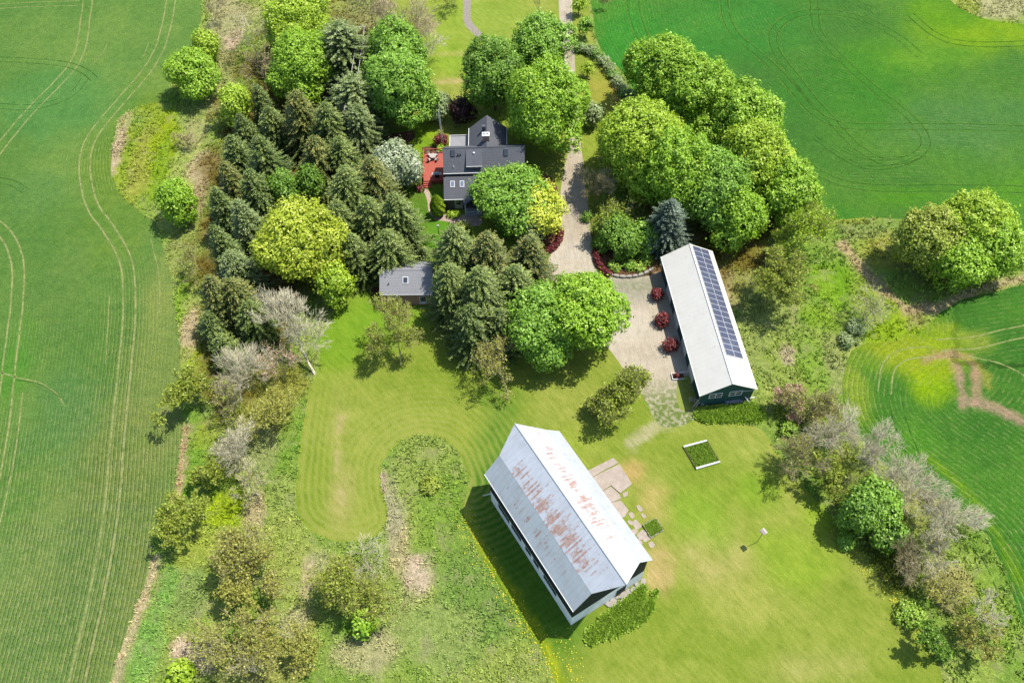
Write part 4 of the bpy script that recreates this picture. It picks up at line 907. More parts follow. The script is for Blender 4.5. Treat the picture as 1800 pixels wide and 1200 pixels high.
# egg shaped cedar by the porch
tc = at(771, 377, 0); cd = empty('cedar', (tc[0], tc[1], 0), 'egg shaped clipped cedar on the lawn beside the porch path', 'tree')
R = np.random.default_rng(5); n = 5200; zz = R.random(n) ** .8; th = R.uniform(0, 2 * math.pi, n); rad = 1.25 * np.sin(np.clip(zz, .0, 1) ** .75 * math.pi * .93 + .2) ** .7 * (.92 + .1 * np.sin(th * 7 + zz * 18)); 
pos = np.stack([np.cos(th) * rad, np.sin(th) * rad, zz * 4.6 + .1], -1) * 1.0; nr = np.stack([np.cos(th), np.sin(th), 0 * th + .4], -1) + R.normal(0, .4, (n, 3)); nr /= np.linalg.norm(nr, axis=1)[:, None]
link('crown', quad_mesh('crown', leaf_quads(pos, nr, np.full(n, .17), np.full(n, .1), R), np.clip(R.normal(.5, .15, n) + .1 * np.sin(zz * 60 + th * 3), 0, 1)), LF['cedar'], cd)
link('trunk', quad_mesh('trunk', seg_quads([(0, 0, -.1, 0, 0, 3.5, .14, .05)], 7)), BARK, cd)
# clipped curved red hedges
def hedge(name, pts, wd, h, pal, label):
    P = densify(smooth_poly(pts, False, 2), .25, 0, closed=False); R = np.random.default_rng(len(pts)); n = len(P) * 60; i = R.integers(0, len(P), n); u = rand_dirs(n, R); u[:, 2] = abs(u[:, 2])
    o0 = P.mean(0); pos = np.stack([P[i, 0] - o0[0] + u[:, 0] * wd, P[i, 1] - o0[1] + u[:, 1] * wd, .1 + u[:, 2] * h], -1); nr = u + R.normal(0, .4, (n, 3)); nr /= np.linalg.norm(nr, axis=1)[:, None]
    o = link(name, quad_mesh(name, leaf_quads(pos, nr, np.full(n, .15), np.full(n, .1), R), np.clip(R.normal(.45, .2, n), 0, 1)), LF[pal]); o.location = (o0[0], o0[1], 0); props(o, label, 'hedge')
hedge('hedge', [(1047, 445), (1050, 462), (1060, 478), (1070, 484)], .65, .9, 'burg', 'curved burgundy hedge at the left end of the stone edging')
hedge('hedge', [(985, 408), (984, 422), (974, 436), (962, 444)], .6, .9, 'burg', 'burgundy hedge curving round the bed under the yellow tree')

# ---- stuff: rough grass tufts, weeds, dandelions
def tufts(name, x, y, hgt, spread, pal_mat, colv, label, cat, blades=5, wid=.12):
    R = np.random.default_rng(len(x)); n = len(x) * blades; i = np.repeat(np.arange(len(x)), blades); a = R.uniform(0, 2 * math.pi, n); L = hgt[i] * R.uniform(.6, 1.2, n); ln = R.uniform(.25, 1.0, n) * spread
    d = np.stack([np.cos(a) * ln, np.sin(a) * ln, np.sqrt(np.clip(1 - ln ** 2, .1, 1))], -1); s = np.stack([-np.sin(a), np.cos(a), 0 * a], -1) * wid
    p = np.stack([x[i], y[i], 0 * a], -1) + R.normal(0, .1, (n, 3)) * [1, 1, 0]
    Q = np.stack([p - s, p + s, p + d * L[:, None] + s * .5, p + d * L[:, None] - s * .5], 1)
    me = quad_mesh(name, Q, None); 
    if colv is not None:
        c = colv[i] * R.uniform(.7, 1.35, (n, 1)); a_ = me.attributes.new('Col', 'FLOAT_COLOR', 'FACE'); a_.data.foreach_set('color', np.hstack([c, np.ones((n, 1))]).astype(np.float32).ravel())
    else:
        a_ = me.attributes.new('v', 'FLOAT', 'FACE'); a_.data.foreach_set('value', np.clip(R.normal(.5, .2, n), 0, 1).astype(np.float32))
    o = link(name, me, pal_mat); props(o, label, cat, kind='stuff'); return o
gm, gn, gb = newmat('grass_blades'); at_n = N(gn, 'ShaderNodeAttribute', attribute_name='Col').outputs['Color']; gn.links.new(at_n, gb.inputs['Base Color'])
_t = N(gn, 'ShaderNodeBsdfTranslucent'); gn.links.new(at_n, _t.inputs[0]); _m = N(gn, 'ShaderNodeMixShader'); _m.inputs[0].default_value = .3; gn.links.new(gb.outputs[0], _m.inputs[1]); gn.links.new(_t.outputs[0], _m.inputs[2]); gn.links.new(_m.outputs[0], gn.nodes['Material Output'].inputs['Surface'])
R = np.random.default_rng(77); n = 95000
x = R.uniform(-80, 115, n); y = R.uniform(14, 168, n); px = to_px(np.stack([x, y, 0 * x], -1))
k = (px[:, 0] > -20) & (px[:, 0] < 1820) & (px[:, 1] > -20) & (px[:, 1] < 1220); x, y, px = x[k], y[k], px[k]
k = ~inside(x, y, LEFT) & ~inside(x, y, NE) & ~inside(x, y, SE) & ~inside(x, y, LAWN) & ~inside(x, y, DRIVE)
k &= ~((px[:, 0] > 1150) & (px[:, 0] < 1330) & (px[:, 1] > 430) & (px[:, 1] < 722) & (px[:, 0] > 1160 + (px[:, 1] - 450) * .29 - 15) & (px[:, 0] < 1262 + (px[:, 1] - 450) * .29))
x, y = x[k], y[k]; k = fbm(x, y, 2.5, 61, 3) > .38; x, y = x[k], y[k]
cc = rough_col(x, y) * 1.55
tufts('rough_grass', x, y, np.full(len(x), .42) * (.6 + .9 * fbm(x, y, 3, 66, 2)), .9, gm, cc, 'tangled rough grass covering the unmown ground', 'grass', 6, .075)
def scatter(poly_px, n, seed, it=1):
    P = smooth_poly(poly_px, True, it); R = np.random.default_rng(seed); x = R.uniform(P[:, 0].min(), P[:, 0].max(), n); y = R.uniform(P[:, 1].min(), P[:, 1].max(), n); k = inside(x, y, P); return x[k], y[k]
x, y = scatter([(1048, 1092), (1082, 1068), (1112, 1046), (1132, 1024), (1146, 1020), (1156, 1044), (1142, 1082), (1120, 1100), (1090, 1112), (1064, 1124), (1030, 1134), (1034, 1108)], 4200, 3)
k = fbm(x, y, 1.6, 71, 3) > .36; x, y = x[k], y[k]
tufts('weeds', x, y, np.full(len(x), .55), .97, LF['weed'], None, 'bright weeds growing at the barn end wall', 'weeds', 8, .13)
x, y = scatter([(1222, 722), (1260, 716), (1320, 706), (1345, 722), (1340, 742), (1290, 742), (1225, 742)], 1500, 4)
tufts('weeds', x, y, np.full(len(x), .5), .97, LF['weed'], None, 'bright weeds along the end wall of the long shed', 'weeds', 8, .13)
# dandelions
fy = plain('dandelion_yellow', (.78, .64, .03), (.62, .52, .02), 5)
xs = []; ys = []
for pts, wd, cnt in (([(814, 905), (829, 944), (856, 994), (891, 1048), (930, 1106), (957, 1153), (978, 1200)], .7, 420), ([(1470, 910), (1500, 955), (1560, 1030), (1600, 1080), (1640, 1140)], .8, 420), ([(985, 1120), (1000, 1150), (1010, 1190)], .9, 60)):
    P = densify(smooth_poly(pts, False, 2), .2, 0, closed=False); i = R.integers(0, len(P), cnt); q = P[i] + R.normal(0, wd, (cnt, 2)); xs.append(q[:, 0]); ys.append(q[:, 1])
x = np.concatenate(xs); y = np.concatenate(ys); n = len(x); s = R.uniform(.035, .075, n); c = np.stack([x, y, R.uniform(.1, .22, n)], -1)
Q = leaf_quads(c, np.tile([0, 0, 1.], (n, 1)) + R.normal(0, .1, (n, 3)), s, s, R); o = link('dandelions', quad_mesh('dandelions', Q), fy); props(o, 'yellow dandelions dotted along the lawn edges', 'flowers', kind='stuff')

# ------------------------------------------------------------------ building materials
def roof_metal(name, base, dark, rust=False, stain=False):
    m, n, b = newmat(name); b.inputs['Roughness'].default_value = .42; b.inputs['Metallic'].default_value = .15; b.inputs['Specular IOR Level'].default_value = .4
    co = N(n, 'ShaderNodeTexCoord').outputs['Object']; f = noise(n, .5, 5, .6, vec=co)
    c = ramp(n, f, [(.3, dark), (.7, base)])
    sp = N(n, 'ShaderNodeSeparateXYZ'); n.links.new(co, sp.inputs[0])
    # seams every 0.9 m along the ridge
    fr = mathn(n, 'FRACT', mathn(n, 'DIVIDE', sp.outputs[0], .76)); seam = mathn(n, 'LESS_THAN', fr, .07)
    c = mixc(n, mathn(n, 'MULTIPLY', seam, .12 if stain else .25), c, tuple(x * .5 for x in base))
    if rust:
        mp = N(n, 'ShaderNodeMapping'); mp.inputs['Scale'].default_value = (3.1, .34, .4); n.links.new(co, mp.inputs[0])
        rg = N(n, 'ShaderNodeAttribute', attribute_name='rust').outputs['Fac']
        cell = mathn(n, 'FLOOR', mathn(n, 'DIVIDE', sp.outputs[0], .24)); wn = N(n, 'ShaderNodeTexWhiteNoise', noise_dimensions='1D'); n.links.new(cell, wn.inputs['W'])
        cb = N(n, 'ShaderNodeCombineXYZ'); n.links.new(mathn(n, 'MULTIPLY', cell, 3.7), cb.inputs[0]); n.links.new(mathn(n, 'MULTIPLY', sp.outputs[1], .75), cb.inputs[1]); n.links.new(mathn(n, 'MULTIPLY', sp.outputs[2], .3), cb.inputs[2])
        st = noise(n, 1.0, 4, .75, vec=cb.outputs[0]); k = mathn(n, 'ADD', mathn(n, 'MULTIPLY', wn.outputs['Value'], .22), mathn(n, 'MULTIPLY', st, .9)); k = mathn(n, 'ADD', k, mathn(n, 'MULTIPLY', rg, .34))
        k = mathn(n, 'ADD', k, mathn(n, 'MULTIPLY', mathn(n, 'SUBTRACT', noise(n, 2.2, 4, .75, vec=co), .5), .35)); k = ramp(n, k, [(.755, (0, 0, 0)), (.90, (1, 1, 1))])
        rc = ramp(n, noise(n, 2.5, 3, .6, vec=co), [(.35, tuple(srgb(186, 122, 88, 2.2))), (.7, tuple(srgb(226, 184, 156, 2.2)))])
        c = mixc(n, mathn(n, 'MULTIPLY', k, .8), c, rc)
        ws = N(n, 'ShaderNodeMapping'); ws.inputs['Scale'].default_value = (1.3, .25, .3); n.links.new(co, ws.inputs[0]); c = mixc(n, mathn(n, 'MULTIPLY', ramp(n, noise(n, 1.4, 4, .7, vec=ws.outputs[0]), [(.45, (0, 0, 0)), (.7, (1, 1, 1))]), .22), c, tuple(srgb(196, 168, 156)))
        dk = N(n, 'ShaderNodeMapping'); dk.inputs['Scale'].default_value = (1.0, 3.2, 2.6); n.links.new(co, dk.inputs[0])
        c = mixc(n, mathn(n, 'MULTIPLY', ramp(n, noise(n, 2.3, 3, .75, vec=dk.outputs[0]), [(.70, (0, 0, 0)), (.75, (1, 1, 1))]), .55), c, tuple(srgb(132, 122, 122)))
    if stain:
        c = mixc(n, mathn(n, 'MULTIPLY', ramp(n, noise(n, .9, 4, .7, vec=co), [(.62, (0, 0, 0)), (.70, (1, 1, 1))]), .3), c, tuple(srgb(190, 180, 140)))
    n.links.new(c, b.inputs['Base Color']); return m
BROOF = roof_metal('barn_roof_metal', (.41, .43, .45), (.35, .37, .39), rust=True)
SROOF = roof_metal('shed_roof_metal', (.53, .505, .44), (.49, .465, .40), stain=True)
NAVY = plain('dark_boards', (.018, .024, .035), (.010, .013, .020), 2, .7)
CONC = plain('whitewashed_foundation', (.85, .85, .82), (.66, .66, .64), 1.2, .9, bmp=.05)
GREENW = plain('dark_green_siding', (.022, .075, .07), (.016, .058, .054), 1.5, .6)
WHITE = plain('white_paint', (.62, .62, .60), (.52, .52, .5), 4, .5)
TRIM = plain('grey_trim', (.40, .41, .42), (.32, .33, .34), 4, .6)
GLASS = plain('window_glass', (.05, .06, .075), (.03, .04, .05), 1, .08, spec=.6)
SHING = None
def shingle(name, c1, c2):
    m, n, b = newmat(name); b.inputs['Roughness'].default_value = .9
    co = N(n, 'ShaderNodeTexCoord').outputs['Object']; f = noise(n, 5, 4, .75, vec=co); g = noise(n, .6, 3, .6, vec=co)
    sp = N(n, 'ShaderNodeSeparateXYZ'); n.links.new(co, sp.inputs[0]); fr = mathn(n, 'LESS_THAN', mathn(n, 'FRACT', mathn(n, 'MULTIPLY', mathn(n, 'ADD', sp.outputs[1], 50), 2.8)), .16)
    c = ramp(n, mathn(n, 'ADD', mathn(n, 'MULTIPLY', f, .7), mathn(n, 'MULTIPLY', g, .3)), [(.35, c2), (.65, c1)])
    c = mixc(n, mathn(n, 'MULTIPLY', fr, .25), c, tuple(x * .55 for x in c2)); n.links.new(c, b.inputs['Base Color']); bump(n, b, f, .02); return m
HROOF = shingle('charcoal_shingles', (.085, .089, .098), (.06, .063, .072)); GROOF = shingle('grey_shingles', (.21, .21, .215), (.16, .16, .168))
def brick(name):
    m, n, b = newmat(name); t = N(n, 'ShaderNodeTexBrick'); t.inputs['Scale'].default_value = 4.0; t.inputs['Color1'].default_value = (.26, .12, .085, 1); t.inputs['Color2'].default_value = (.20, .10, .075, 1); t.inputs['Mortar'].default_value = (.32, .27, .23, 1)
    co = N(n, 'ShaderNodeTexCoord').outputs['Object']; sp = N(n, 'ShaderNodeSeparateXYZ'); n.links.new(co, sp.inputs[0]); cb = N(n, 'ShaderNodeCombineXYZ')
    n.links.new(mathn(n, 'ADD', sp.outputs[0], sp.outputs[1]), cb.inputs[0]); n.links.new(sp.outputs[2], cb.inputs[1]); n.links.new(cb.outputs[0], t.inputs['Vector']); n.links.new(t.outputs['Color'], b.inputs['Base Color']); return m
BRICK = brick('brick')
DWALL = plain('grey_boards', (.10, .095, .085), (.07, .066, .06), 2, .8)

# ------------------------------------------------------------------ barn
BX, BY, BA, L, W = 5.7303, 36.8787, -1.0562, 20.2444, 11.3644
HW, HF, ZB, ZC, KB, OV, OH, OE = 8.4464, 3.5878, 11.2966, 13.6472, .2977, 1.7193, .45, .3
barn = empty('barn', (BX, BY, 0), 'big gambrel barn with rust streaked metal roof on a whitewashed base', 'barn', rz=BA)
wx, wy = L / 2 - OH, W / 2 - OE; ky = W * KB
MB().box(-wx, wx, -wy, wy, -.3, HF).build('foundation', CONC, barn)
def zr(yy):  # roof underside height
    a = abs(yy); return (ZC - (ZC - ZB) * a / ky) if a < ky else ZB - (ZB - HW) * (a - ky) / (W / 2 - ky)
pr = [(-wy + .003, HF), (wy - .003, HF), (wy - .003, zr(wy) - .12), (ky, ZB - .12), (0, ZC - .14), (-ky, ZB - .12), (-wy + .003, zr(wy) - .12)]
MB().extr(pr, -wx + .003, wx - .003).build('wall', NAVY, barn)
rm = MB(); T = .09
XR, XL = L / 2, L / 2 + OV
# roof as fine grid so that rust amount can vary over it
def roof_grid(name, corners, parent, mat, nu=28, nv=10, t=T, rustfn=None):
    a, b, c, d = [np.array(q, float) for q in corners]  # a-b lower/outer, d-c upper
    V = []; F = []; RU = []
    for lay in (0, 1):
        for i in range(nu + 1):
            for j in range(nv + 1):
                u = i / nu; v = j / nv; p = (a * (1 - u) + b * u) * (1 - v) + (d * (1 - u) + c * u) * v; V.append((p[0], p[1], p[2] - t * lay)); RU.append(rustfn(u, v, p) if rustfn else 0)
    n1 = (nu + 1) * (nv + 1); idx = lambda i, j, l: l * n1 + i * (nv + 1) + j
    for i in range(nu):
        for j in range(nv):
            F.append((idx(i, j, 0), idx(i + 1, j, 0), idx(i + 1, j + 1, 0), idx(i, j + 1, 0))); F.append((idx(i, j + 1, 1), idx(i + 1, j + 1, 1), idx(i + 1, j, 1), idx(i, j, 1)))
    for i in range(nu):
        F.append((idx(i, 0, 1), idx(i + 1, 0, 1), idx(i + 1, 0, 0), idx(i, 0, 0))); F.append((idx(i, nv, 0), idx(i + 1, nv, 0), idx(i + 1, nv, 1), idx(i, nv, 1)))
    for j in range(nv):
        F.append((idx(0, j, 0), idx(0, j + 1, 0), idx(0, j + 1, 1), idx(0, j, 1))); F.append((idx(nu, j, 1), idx(nu, j + 1, 1), idx(nu, j + 1, 0), idx(nu, j, 0)))
    me = bpy.data.meshes.new(name); me.from_pydata(V, [], F); me.update(); A_ = me.attributes.new('rust', 'FLOAT', 'POINT'); A_.data.foreach_set('value', np.array(RU, np.float32))
    import bmesh
    bm = bmesh.new(); bm.from_mesh(me); bmesh.ops.recalc_face_normals(bm, faces=bm.faces); bm.to_mesh(me); bm.free()
    return link(name, me, mat, parent)
g_ = lambda x, m, s: math.exp(-((x - m) / s) ** 2)
r1 = lambda u, v, p: min(1, (.88 * g_(v, .20, .36) + .35 * u * g_(v, .6, .3)) * (min(1, max(0, (u - .04) * 6)) * min(1, max(0, (.93 - u) * 8))) + .25 * g_(v, .6, .3) * u)
r2 = lambda u, v, p: .5 * g_(v, .5, .3) * g_(u, .45, .35)
r3 = lambda u, v, p: .86 * g_(v, .42, .34) * g_(u, .5, .5)
for o_, lb in ((roof_grid('roof_panel', [(-XR, -W / 2, HW), (XR, -W / 2, HW), (XR, -ky, ZB), (-XR, -ky, ZB)], barn, BROOF, rustfn=r2), 'lower steep roof slope facing the rough grass'),
           (roof_grid('roof_panel', [(-XR, -ky, ZB + .02), (XR, -ky, ZB + .02), (XL, 0, ZC), (-XL, 0, ZC)], barn, BROOF, rustfn=r1), 'upper roof slope with heavy orange rust streaks'),
           (roof_grid('roof_panel', [(XR, ky, ZB + .02), (-XR, ky, ZB + .02), (-XL, 0.004, ZC), (XL, 0.004, ZC)], barn, BROOF, rustfn=lambda u, v, p: r3(u, v, p)), 'sunlit upper roof slope, nearly white'),
           (roof_grid('roof_panel', [(XR, W / 2, HW), (-XR, W / 2, HW), (-XR, ky, ZB), (XR, ky, ZB)], barn, BROOF, rustfn=lambda u, v, p: 0), 'lower steep roof slope facing the concrete slab')): o_['label'] = lb
MB().tube([(-XL, 0, ZC + .02), (XL, 0, ZC + .02)], .07, 6).build('ridge_cap', TRIM, barn)
MB().box(-XR, XR, -W / 2 - .1, -W / 2 + .02, HW - .16, HW - .04).build('gutter', WHITE, barn)
for xa, xb in ((-7.6, -4.9), (-4.3, -2.0), (-.9, .3), (1.0, 2.2), (3.4, 6.2)):
    f_ = MB().box(xa, xb, -wy - .05, -wy + .05, HF - 1.25, HF - .15).build('window', NAVY, barn); MB().box(xa + .12, xb - .12, -wy - .07, -wy - .052, HF - 1.13, HF - .27).build('pane', GLASS, f_)
MB().box(-wx - .06, -wx + .04, -2.2, 2.2, 0, 3.4).build('door', NAVY, barn)
MB().box(wx - .04, wx + .06, wy - 4.0, wy - 2.6, .1, 2.4).build('door', NAVY, barn)
MB().tube([(-wx - .1, -wy, 2.3), (-wx - 1.2, -wy - .6, .1)], .08, 6).build('brace_pole', WHITE, barn)

# ------------------------------------------------------------------ long green shed with solar roof
LX, LY, LA, LL, LW, LH, LR = 29.2169, 68.4212, -1.4875, 25.3026, 8.2214, 3.471, 5.95
shed = empty('long_shed', (LX, LY, 0), 'long dark green shed with pale metal roof carrying a double row of solar panels', 'shed', rz=LA)
hx, hy = LL / 2 - .25, LW / 2 - .35; sl = (LR - LH) / (LW / 2)
MB().extr([(-hy, -.2), (hy, -.2), (hy, LH + .35 * sl - .12), (0, LR - .13), (-hy, LH + .35 * sl - .12)], -hx, hx).build('wall', GREENW, shed)
e = roof_grid('roof_panel', [(-LL / 2, -LW / 2, LH), (LL / 2, -LW / 2, LH), (LL / 2, 0, LR), (-LL / 2, 0, LR)], shed, SROOF); e['label'] = 'cream tinted roof slope over the gravel yard'
e = roof_grid('roof_panel', [(LL / 2, LW / 2, LH), (-LL / 2, LW / 2, LH), (-LL / 2, .004, LR), (LL / 2, .004, LR)], shed, SROOF); e['label'] = 'brilliant white roof slope under the solar panels'
MB().tube([(-LL / 2, 0, LR + .02), (LL / 2, 0, LR + .02)], .08, 6).build('ridge_cap', WHITE, shed)
MB().box(-LL / 2, LL / 2, -LW / 2 - .13, -LW / 2 - .01, LH - .16, LH - .02).build('gutter', WHITE, shed)
# solar panels
pm, pn, pb = newmat('solar_cells'); pb.inputs['Roughness'].default_value = .15; pb.inputs['Specular IOR Level'].default_value = .6
co = N(pn, 'ShaderNodeTexCoord').outputs['Object']; sp = N(pn, 'ShaderNodeSeparateXYZ'); pn.links.new(co, sp.inputs[0])
ln_ = mathn(pn, 'MAXIMUM', mathn(pn, 'LESS_THAN', mathn(pn, 'FRACT', mathn(pn, 'DIVIDE', sp.outputs[0], .162)), .06), mathn(pn, 'LESS_THAN', mathn(pn, 'FRACT', mathn(pn, 'DIVIDE', sp.outputs[1], .162)), .06))
pn.links.new(mixc(pn, mathn(pn, 'MULTIPLY', ln_, .3), (.055, .062, .095), (.13, .14, .18)), pb.inputs['Base Color'])
FRM = plain('aluminium_frame', (.70, .71, .73), (.62, .63, .65), 4, .4, metal=.1)
cs = 1 / math.sqrt(1 + sl * sl); ang = math.atan(sl); x0 = -12.3988; y0 = .42
fr_me = None
for r_ in range(20):
    for c_ in range(2):
        s0 = .0 + c_ * 1.66
        bxc = x0 + r_ * 1.01 + .505; yy = y0 + (s0 + .825) * cs; zz = LR - sl * yy + .10
        if fr_me is None:
            p = MB().box(-.49, .49, -.81, .81, -.02, .02).build('solar_panel', FRM, shed); cme = MB().box(-.465, .465, -.785, .785, .0, .024).build('cells', pm, p); fr_me, cl_me = p.data, cme.data
        else:
            p = bpy.data.objects.new('solar_panel', fr_me); C.collection.objects.link(p); p.parent = shed; q = bpy.data.objects.new('cells', cl_me); C.collection.objects.link(q); q.parent = p
        p.location = (bxc, yy, zz); p.rotation_euler = (-ang, 0, 0)
for ya in (-1.75, 1.15):
    fw = MB()
    fw.box(hx + .002, hx + .07, ya - .95, ya + .95, 2.05, 2.15); fw.box(hx + .002, hx + .07, ya - .95, ya + .95, 3.2, 3.3); fw.box(hx + .002, hx + .07, ya - .95, ya - .85, 2.15, 3.2); fw.box(hx + .002, hx + .07, ya + .85, ya + .95, 2.15, 3.2); fw.box(hx + .002, hx + .07, ya - .05, ya + .05, 2.15, 3.2); fw.box(hx + .01, hx + .06, ya - .85, ya - .05, 2.66, 2.7); fw.box(hx + .01, hx + .06, ya + .05, ya + .85, 2.66, 2.7)
    wdw = fw.build('window', WHITE, shed); MB().box(hx + .001, hx + .03, ya - .85, ya + .85, 2.15, 3.2).build('pane', GLASS, wdw)
MB().box(hx + .002, hx + .05, hy - 1.7, hy - .1, 2.95, 3.01).build('trim_board', WHITE, shed)
for k, xx in enumerate((-8.5, -3.5, 1.5, 6.0)): dr_ = MB().box(xx, xx + 2.6, -hy - .06, -hy + .02, 0, 2.5).build('garage_door', WHITE, shed)
# timber heap and fence pieces beside the shed
TIMB = plain('weathered_timber', (.36, .33, .29), (.22, .19, .16), 3, .9)
def px_tube(mb, a, b, za, zb, r): mb.tube([at(*a, za), at(*b, zb)], r, 6)
jk = MB()
for a, b, za, zb in (((1230, 713), (1231, 697), 0, 2.2), ((1234, 714), (1233, 697), 0, 2.3), ((1237, 713), (1235, 698), 0, 2.1), ((1220, 714), (1231, 700), .1, 1.7), ((1217, 716), (1228, 702), .1, 1.4), ((1222, 716), (1230, 706), .1, 1.2)): px_tube(jk, a, b, za, zb, .07)
props(jk.build('timber_poles', TIMB), 'weathered poles leaning on the left corner of the long shed end wall', 'timber')
fp = MB()
for k in range(3): fp.tube([at(1211, 697 + 3.2 * k, 1.2 - .3 * k), at(1226, 702 + 2.6 * k, 1.0 - .25 * k)], .05, 5)
fp.tube([at(1212, 708, 0), at(1212, 697, 1.3)], .06, 5); fp.tube([at(1225, 711, 0), at(1225, 702, 1.1)], .06, 5)
props(fp.build('fence_panel', TIMB), 'short grey rail fence piece standing off the shed corner', 'fence')
tp = MB()
for a, b, za, zb in (((1310, 697), (1317, 708), 1.5, .1), ((1303, 704), (1308, 713), .4, .1), ((1312, 700), (1326, 698), .6, .5), ((1296, 702), (1312, 712), .5, .1)): px_tube(tp, a, b, za, zb, .09)
props(tp.build('timber_pile', WHITE), 'pale broken posts piled at the right corner of the long shed end wall', 'timber')
# tarpaulin covered heap
R = np.random.default_rng(9); c0 = at(1290, 705, .3); V = []; F = []; nu, nv = 14, 8
for i in range(nu + 1):
    for j in range(nv + 1):
        u = i / nu * 2 - 1; v = j / nv * 2 - 1; hh = max(0, (1 - abs(u) ** 2.4) * (1 - abs(v) ** 2.4)) ** .5 * (.75 + .3 * R.random()); V.append((u * 1.55 + R.normal() * .03, v * .55, hh * .8))
for i in range(nu):
    for j in range(nv): a = i * (nv + 1) + j; F.append((a, a + nv + 1, a + nv + 2, a + 1))
me = bpy.data.meshes.new('tarp'); me.from_pydata(V, [], F); me.update(); o = link('tarpaulin_heap', me, plain('grey_tarp', (.16, .17, .22), (.10, .105, .14), 3, .5)); o.location = (c0[0], c0[1] + .1, 0); o.rotation_euler = (0, 0, LA + math.pi / 2); props(o, 'heap under a crumpled blue grey tarpaulin against the long shed end wall', 'tarp')

# ------------------------------------------------------------------ house
HX, HY = -3.5, 102.4
house = empty('farmhouse', (HX, HY, 0), 'farmhouse with charcoal shingle gables, skylights and a front porch', 'house', rz=-.022)
def lx(x, y, z): return (x - HX, y - HY, z)
def sl_roof(name, pts, mat=HROOF, t=.14, parent=house, label=None):
    o = MB().slab([lx(*p) for p in pts], t).build(name, mat, parent)
    if label: o['label'] = label
    return o
x0, xm, x1 = -10.25, -3.9, 3.5; s_ = .80
# main block walls
m = MB(); m.extr([(97.9 + 1.6 - HY, 0), (105.1 - HY, 0), (105.1 - HY, 5.1), (102.4 - HY, 7.2), (99.5 - HY, 5.0)], x0 + .25 - HX, x1 - .25 - HX)
m.build('wall', BRICK, house)
MB().extr([(97.3 - HY, 0), (99.45 - HY, 0), (99.45 - HY, 4.98), (97.3 - HY, 3.2)], xm + .2 - HX, x1 - .253 - HX).build('wall', BRICK, house)
sl_roof('roof', [(x0, 99.2, 7.5 - 3.2 * s_), (xm, 99.2, 7.5 - 3.2 * s_), (xm, 102.4, 7.5), (x0, 102.4, 7.5)])
sl_roof('roof', [(xm + .002, 96.9, 7.5 - 5.5 * s_), (x1, 96.9, 7.5 - 5.5 * s_), (x1, 102.4, 7.5), (xm + .002, 102.4, 7.5)])
sl_roof('roof', [(x1, 105.5, 7.5 - 3.1 * s_), (x0, 105.5, 7.5 - 3.1 * s_), (x0, 102.404, 7.5), (x1, 102.404, 7.5)])
MB().box(x0 - HX, xm - HX, 99.08 - HY, 99.19 - HY, 4.76, 4.9).build('gutter', WHITE, house)
MB().tube([lx(x0, 102.4, 7.53), lx(x1, 102.4, 7.53)], .06, 6).build('ridge_cap', HROOF, house)
# north wing
xa, xb, xc = -6.1, .45, -2.85
MB().extr([(xa + .25 - HX, 0), (xb - .25 - HX, 0), (xb - .25 - HX, 4.55), (xc - HX, 7.1), (xa + .25 - HX, 4.55)], 104.9 - HY, 110.1 - HY, 'y').build('wall', BRICK, house)
sl_roof('roof', [(xa, 110.4, 4.5), (xa, 102.6, 4.5), (xc, 102.6, 7.38), (xc, 110.4, 7.38)])
sl_roof('roof', [(xb, 102.6, 4.5), (xb, 110.4, 4.5), (xc + .004, 110.4, 7.38), (xc + .004, 102.6, 7.38)])
MB().box(xa - .1 - HX, xa - .005 - HX, 105.6 - HY, 110.4 - HY, 4.36, 4.5).build('gutter', WHITE, house)
MB().box(xb + .005 - HX, xb + .1 - HX, 105.6 - HY, 110.4 - HY, 4.36, 4.5).build('gutter', WHITE, house)
# chimney with pots
ch = MB().box(-.55, .55, -.4, .4, 5.8, 8.3).build('chimney', BRICK, house, (-2.95 - HX, 104.6 - HY, 0)); MB().box(-.64, .64, -.48, .48, 8.3, 8.42).build('cap', WHITE, ch)
for q in (-.25, .3): MB().tube([(q, 0, 8.42), (q, 0, 8.75)], [.16, .13], 10).build('chimney_pot', WHITE, ch)
MB().box(-.3, .3, -.25, .25, 6.2, 7.9).build('vent_box', HROOF, house, (-3.35 - HX, 107.2 - HY, 0))
for q in ((-5.0 + .5, 109.0, 5.9), (.9 - 1.8, 109.3, 6.0)): pass
# annexe
MB().box(-9.4 - HX, -6.35 - HX, 105.12 - HY, 109.8 - HY, 0, 3.0).build('wall', DWALL, house)
sl_roof('roof', [(-9.6, 105.15, 3.2), (-6.2, 105.15, 3.2), (-6.2, 110.05, 3.1), (-9.6, 110.05, 3.1)], GROOF)
for bxs in ((-9.62 - HX, -9.52 - HX, 105.2 - HY, 110.1 - HY), (-9.5 - HX, -6.3 - HX, 110.0 - HY, 110.1 - HY)): MB().box(*bxs, 3.06, 3.3).build('roof_edge', WHITE, house)
# dormer
MB().extr([(99.75 - HY, 4.9), (101.6 - HY, 6.0), (101.6 - HY, 6.6), (99.75 - HY, 5.95)], -6.2 - HX, -3.95 - HX).build('dormer_wall', DWALL, house)
sl_roof('dormer_roof', [(-6.35, 99.55, 6.02), (-3.6, 99.55, 6.02), (-3.6, 102.1, 7.35), (-6.35, 102.1, 7.35)])
MB().box(-6.35 - HX, -3.6 - HX, 99.46 - HY, 99.54 - HY, 5.9, 6.03).build('gutter', WHITE, house)
for q in (-5.5, -4.6): MB().box(q - .35 - HX, q + .35 - HX, 99.70 - HY, 99.76 - HY, 5.1, 5.75).build('window', GLASS, house)
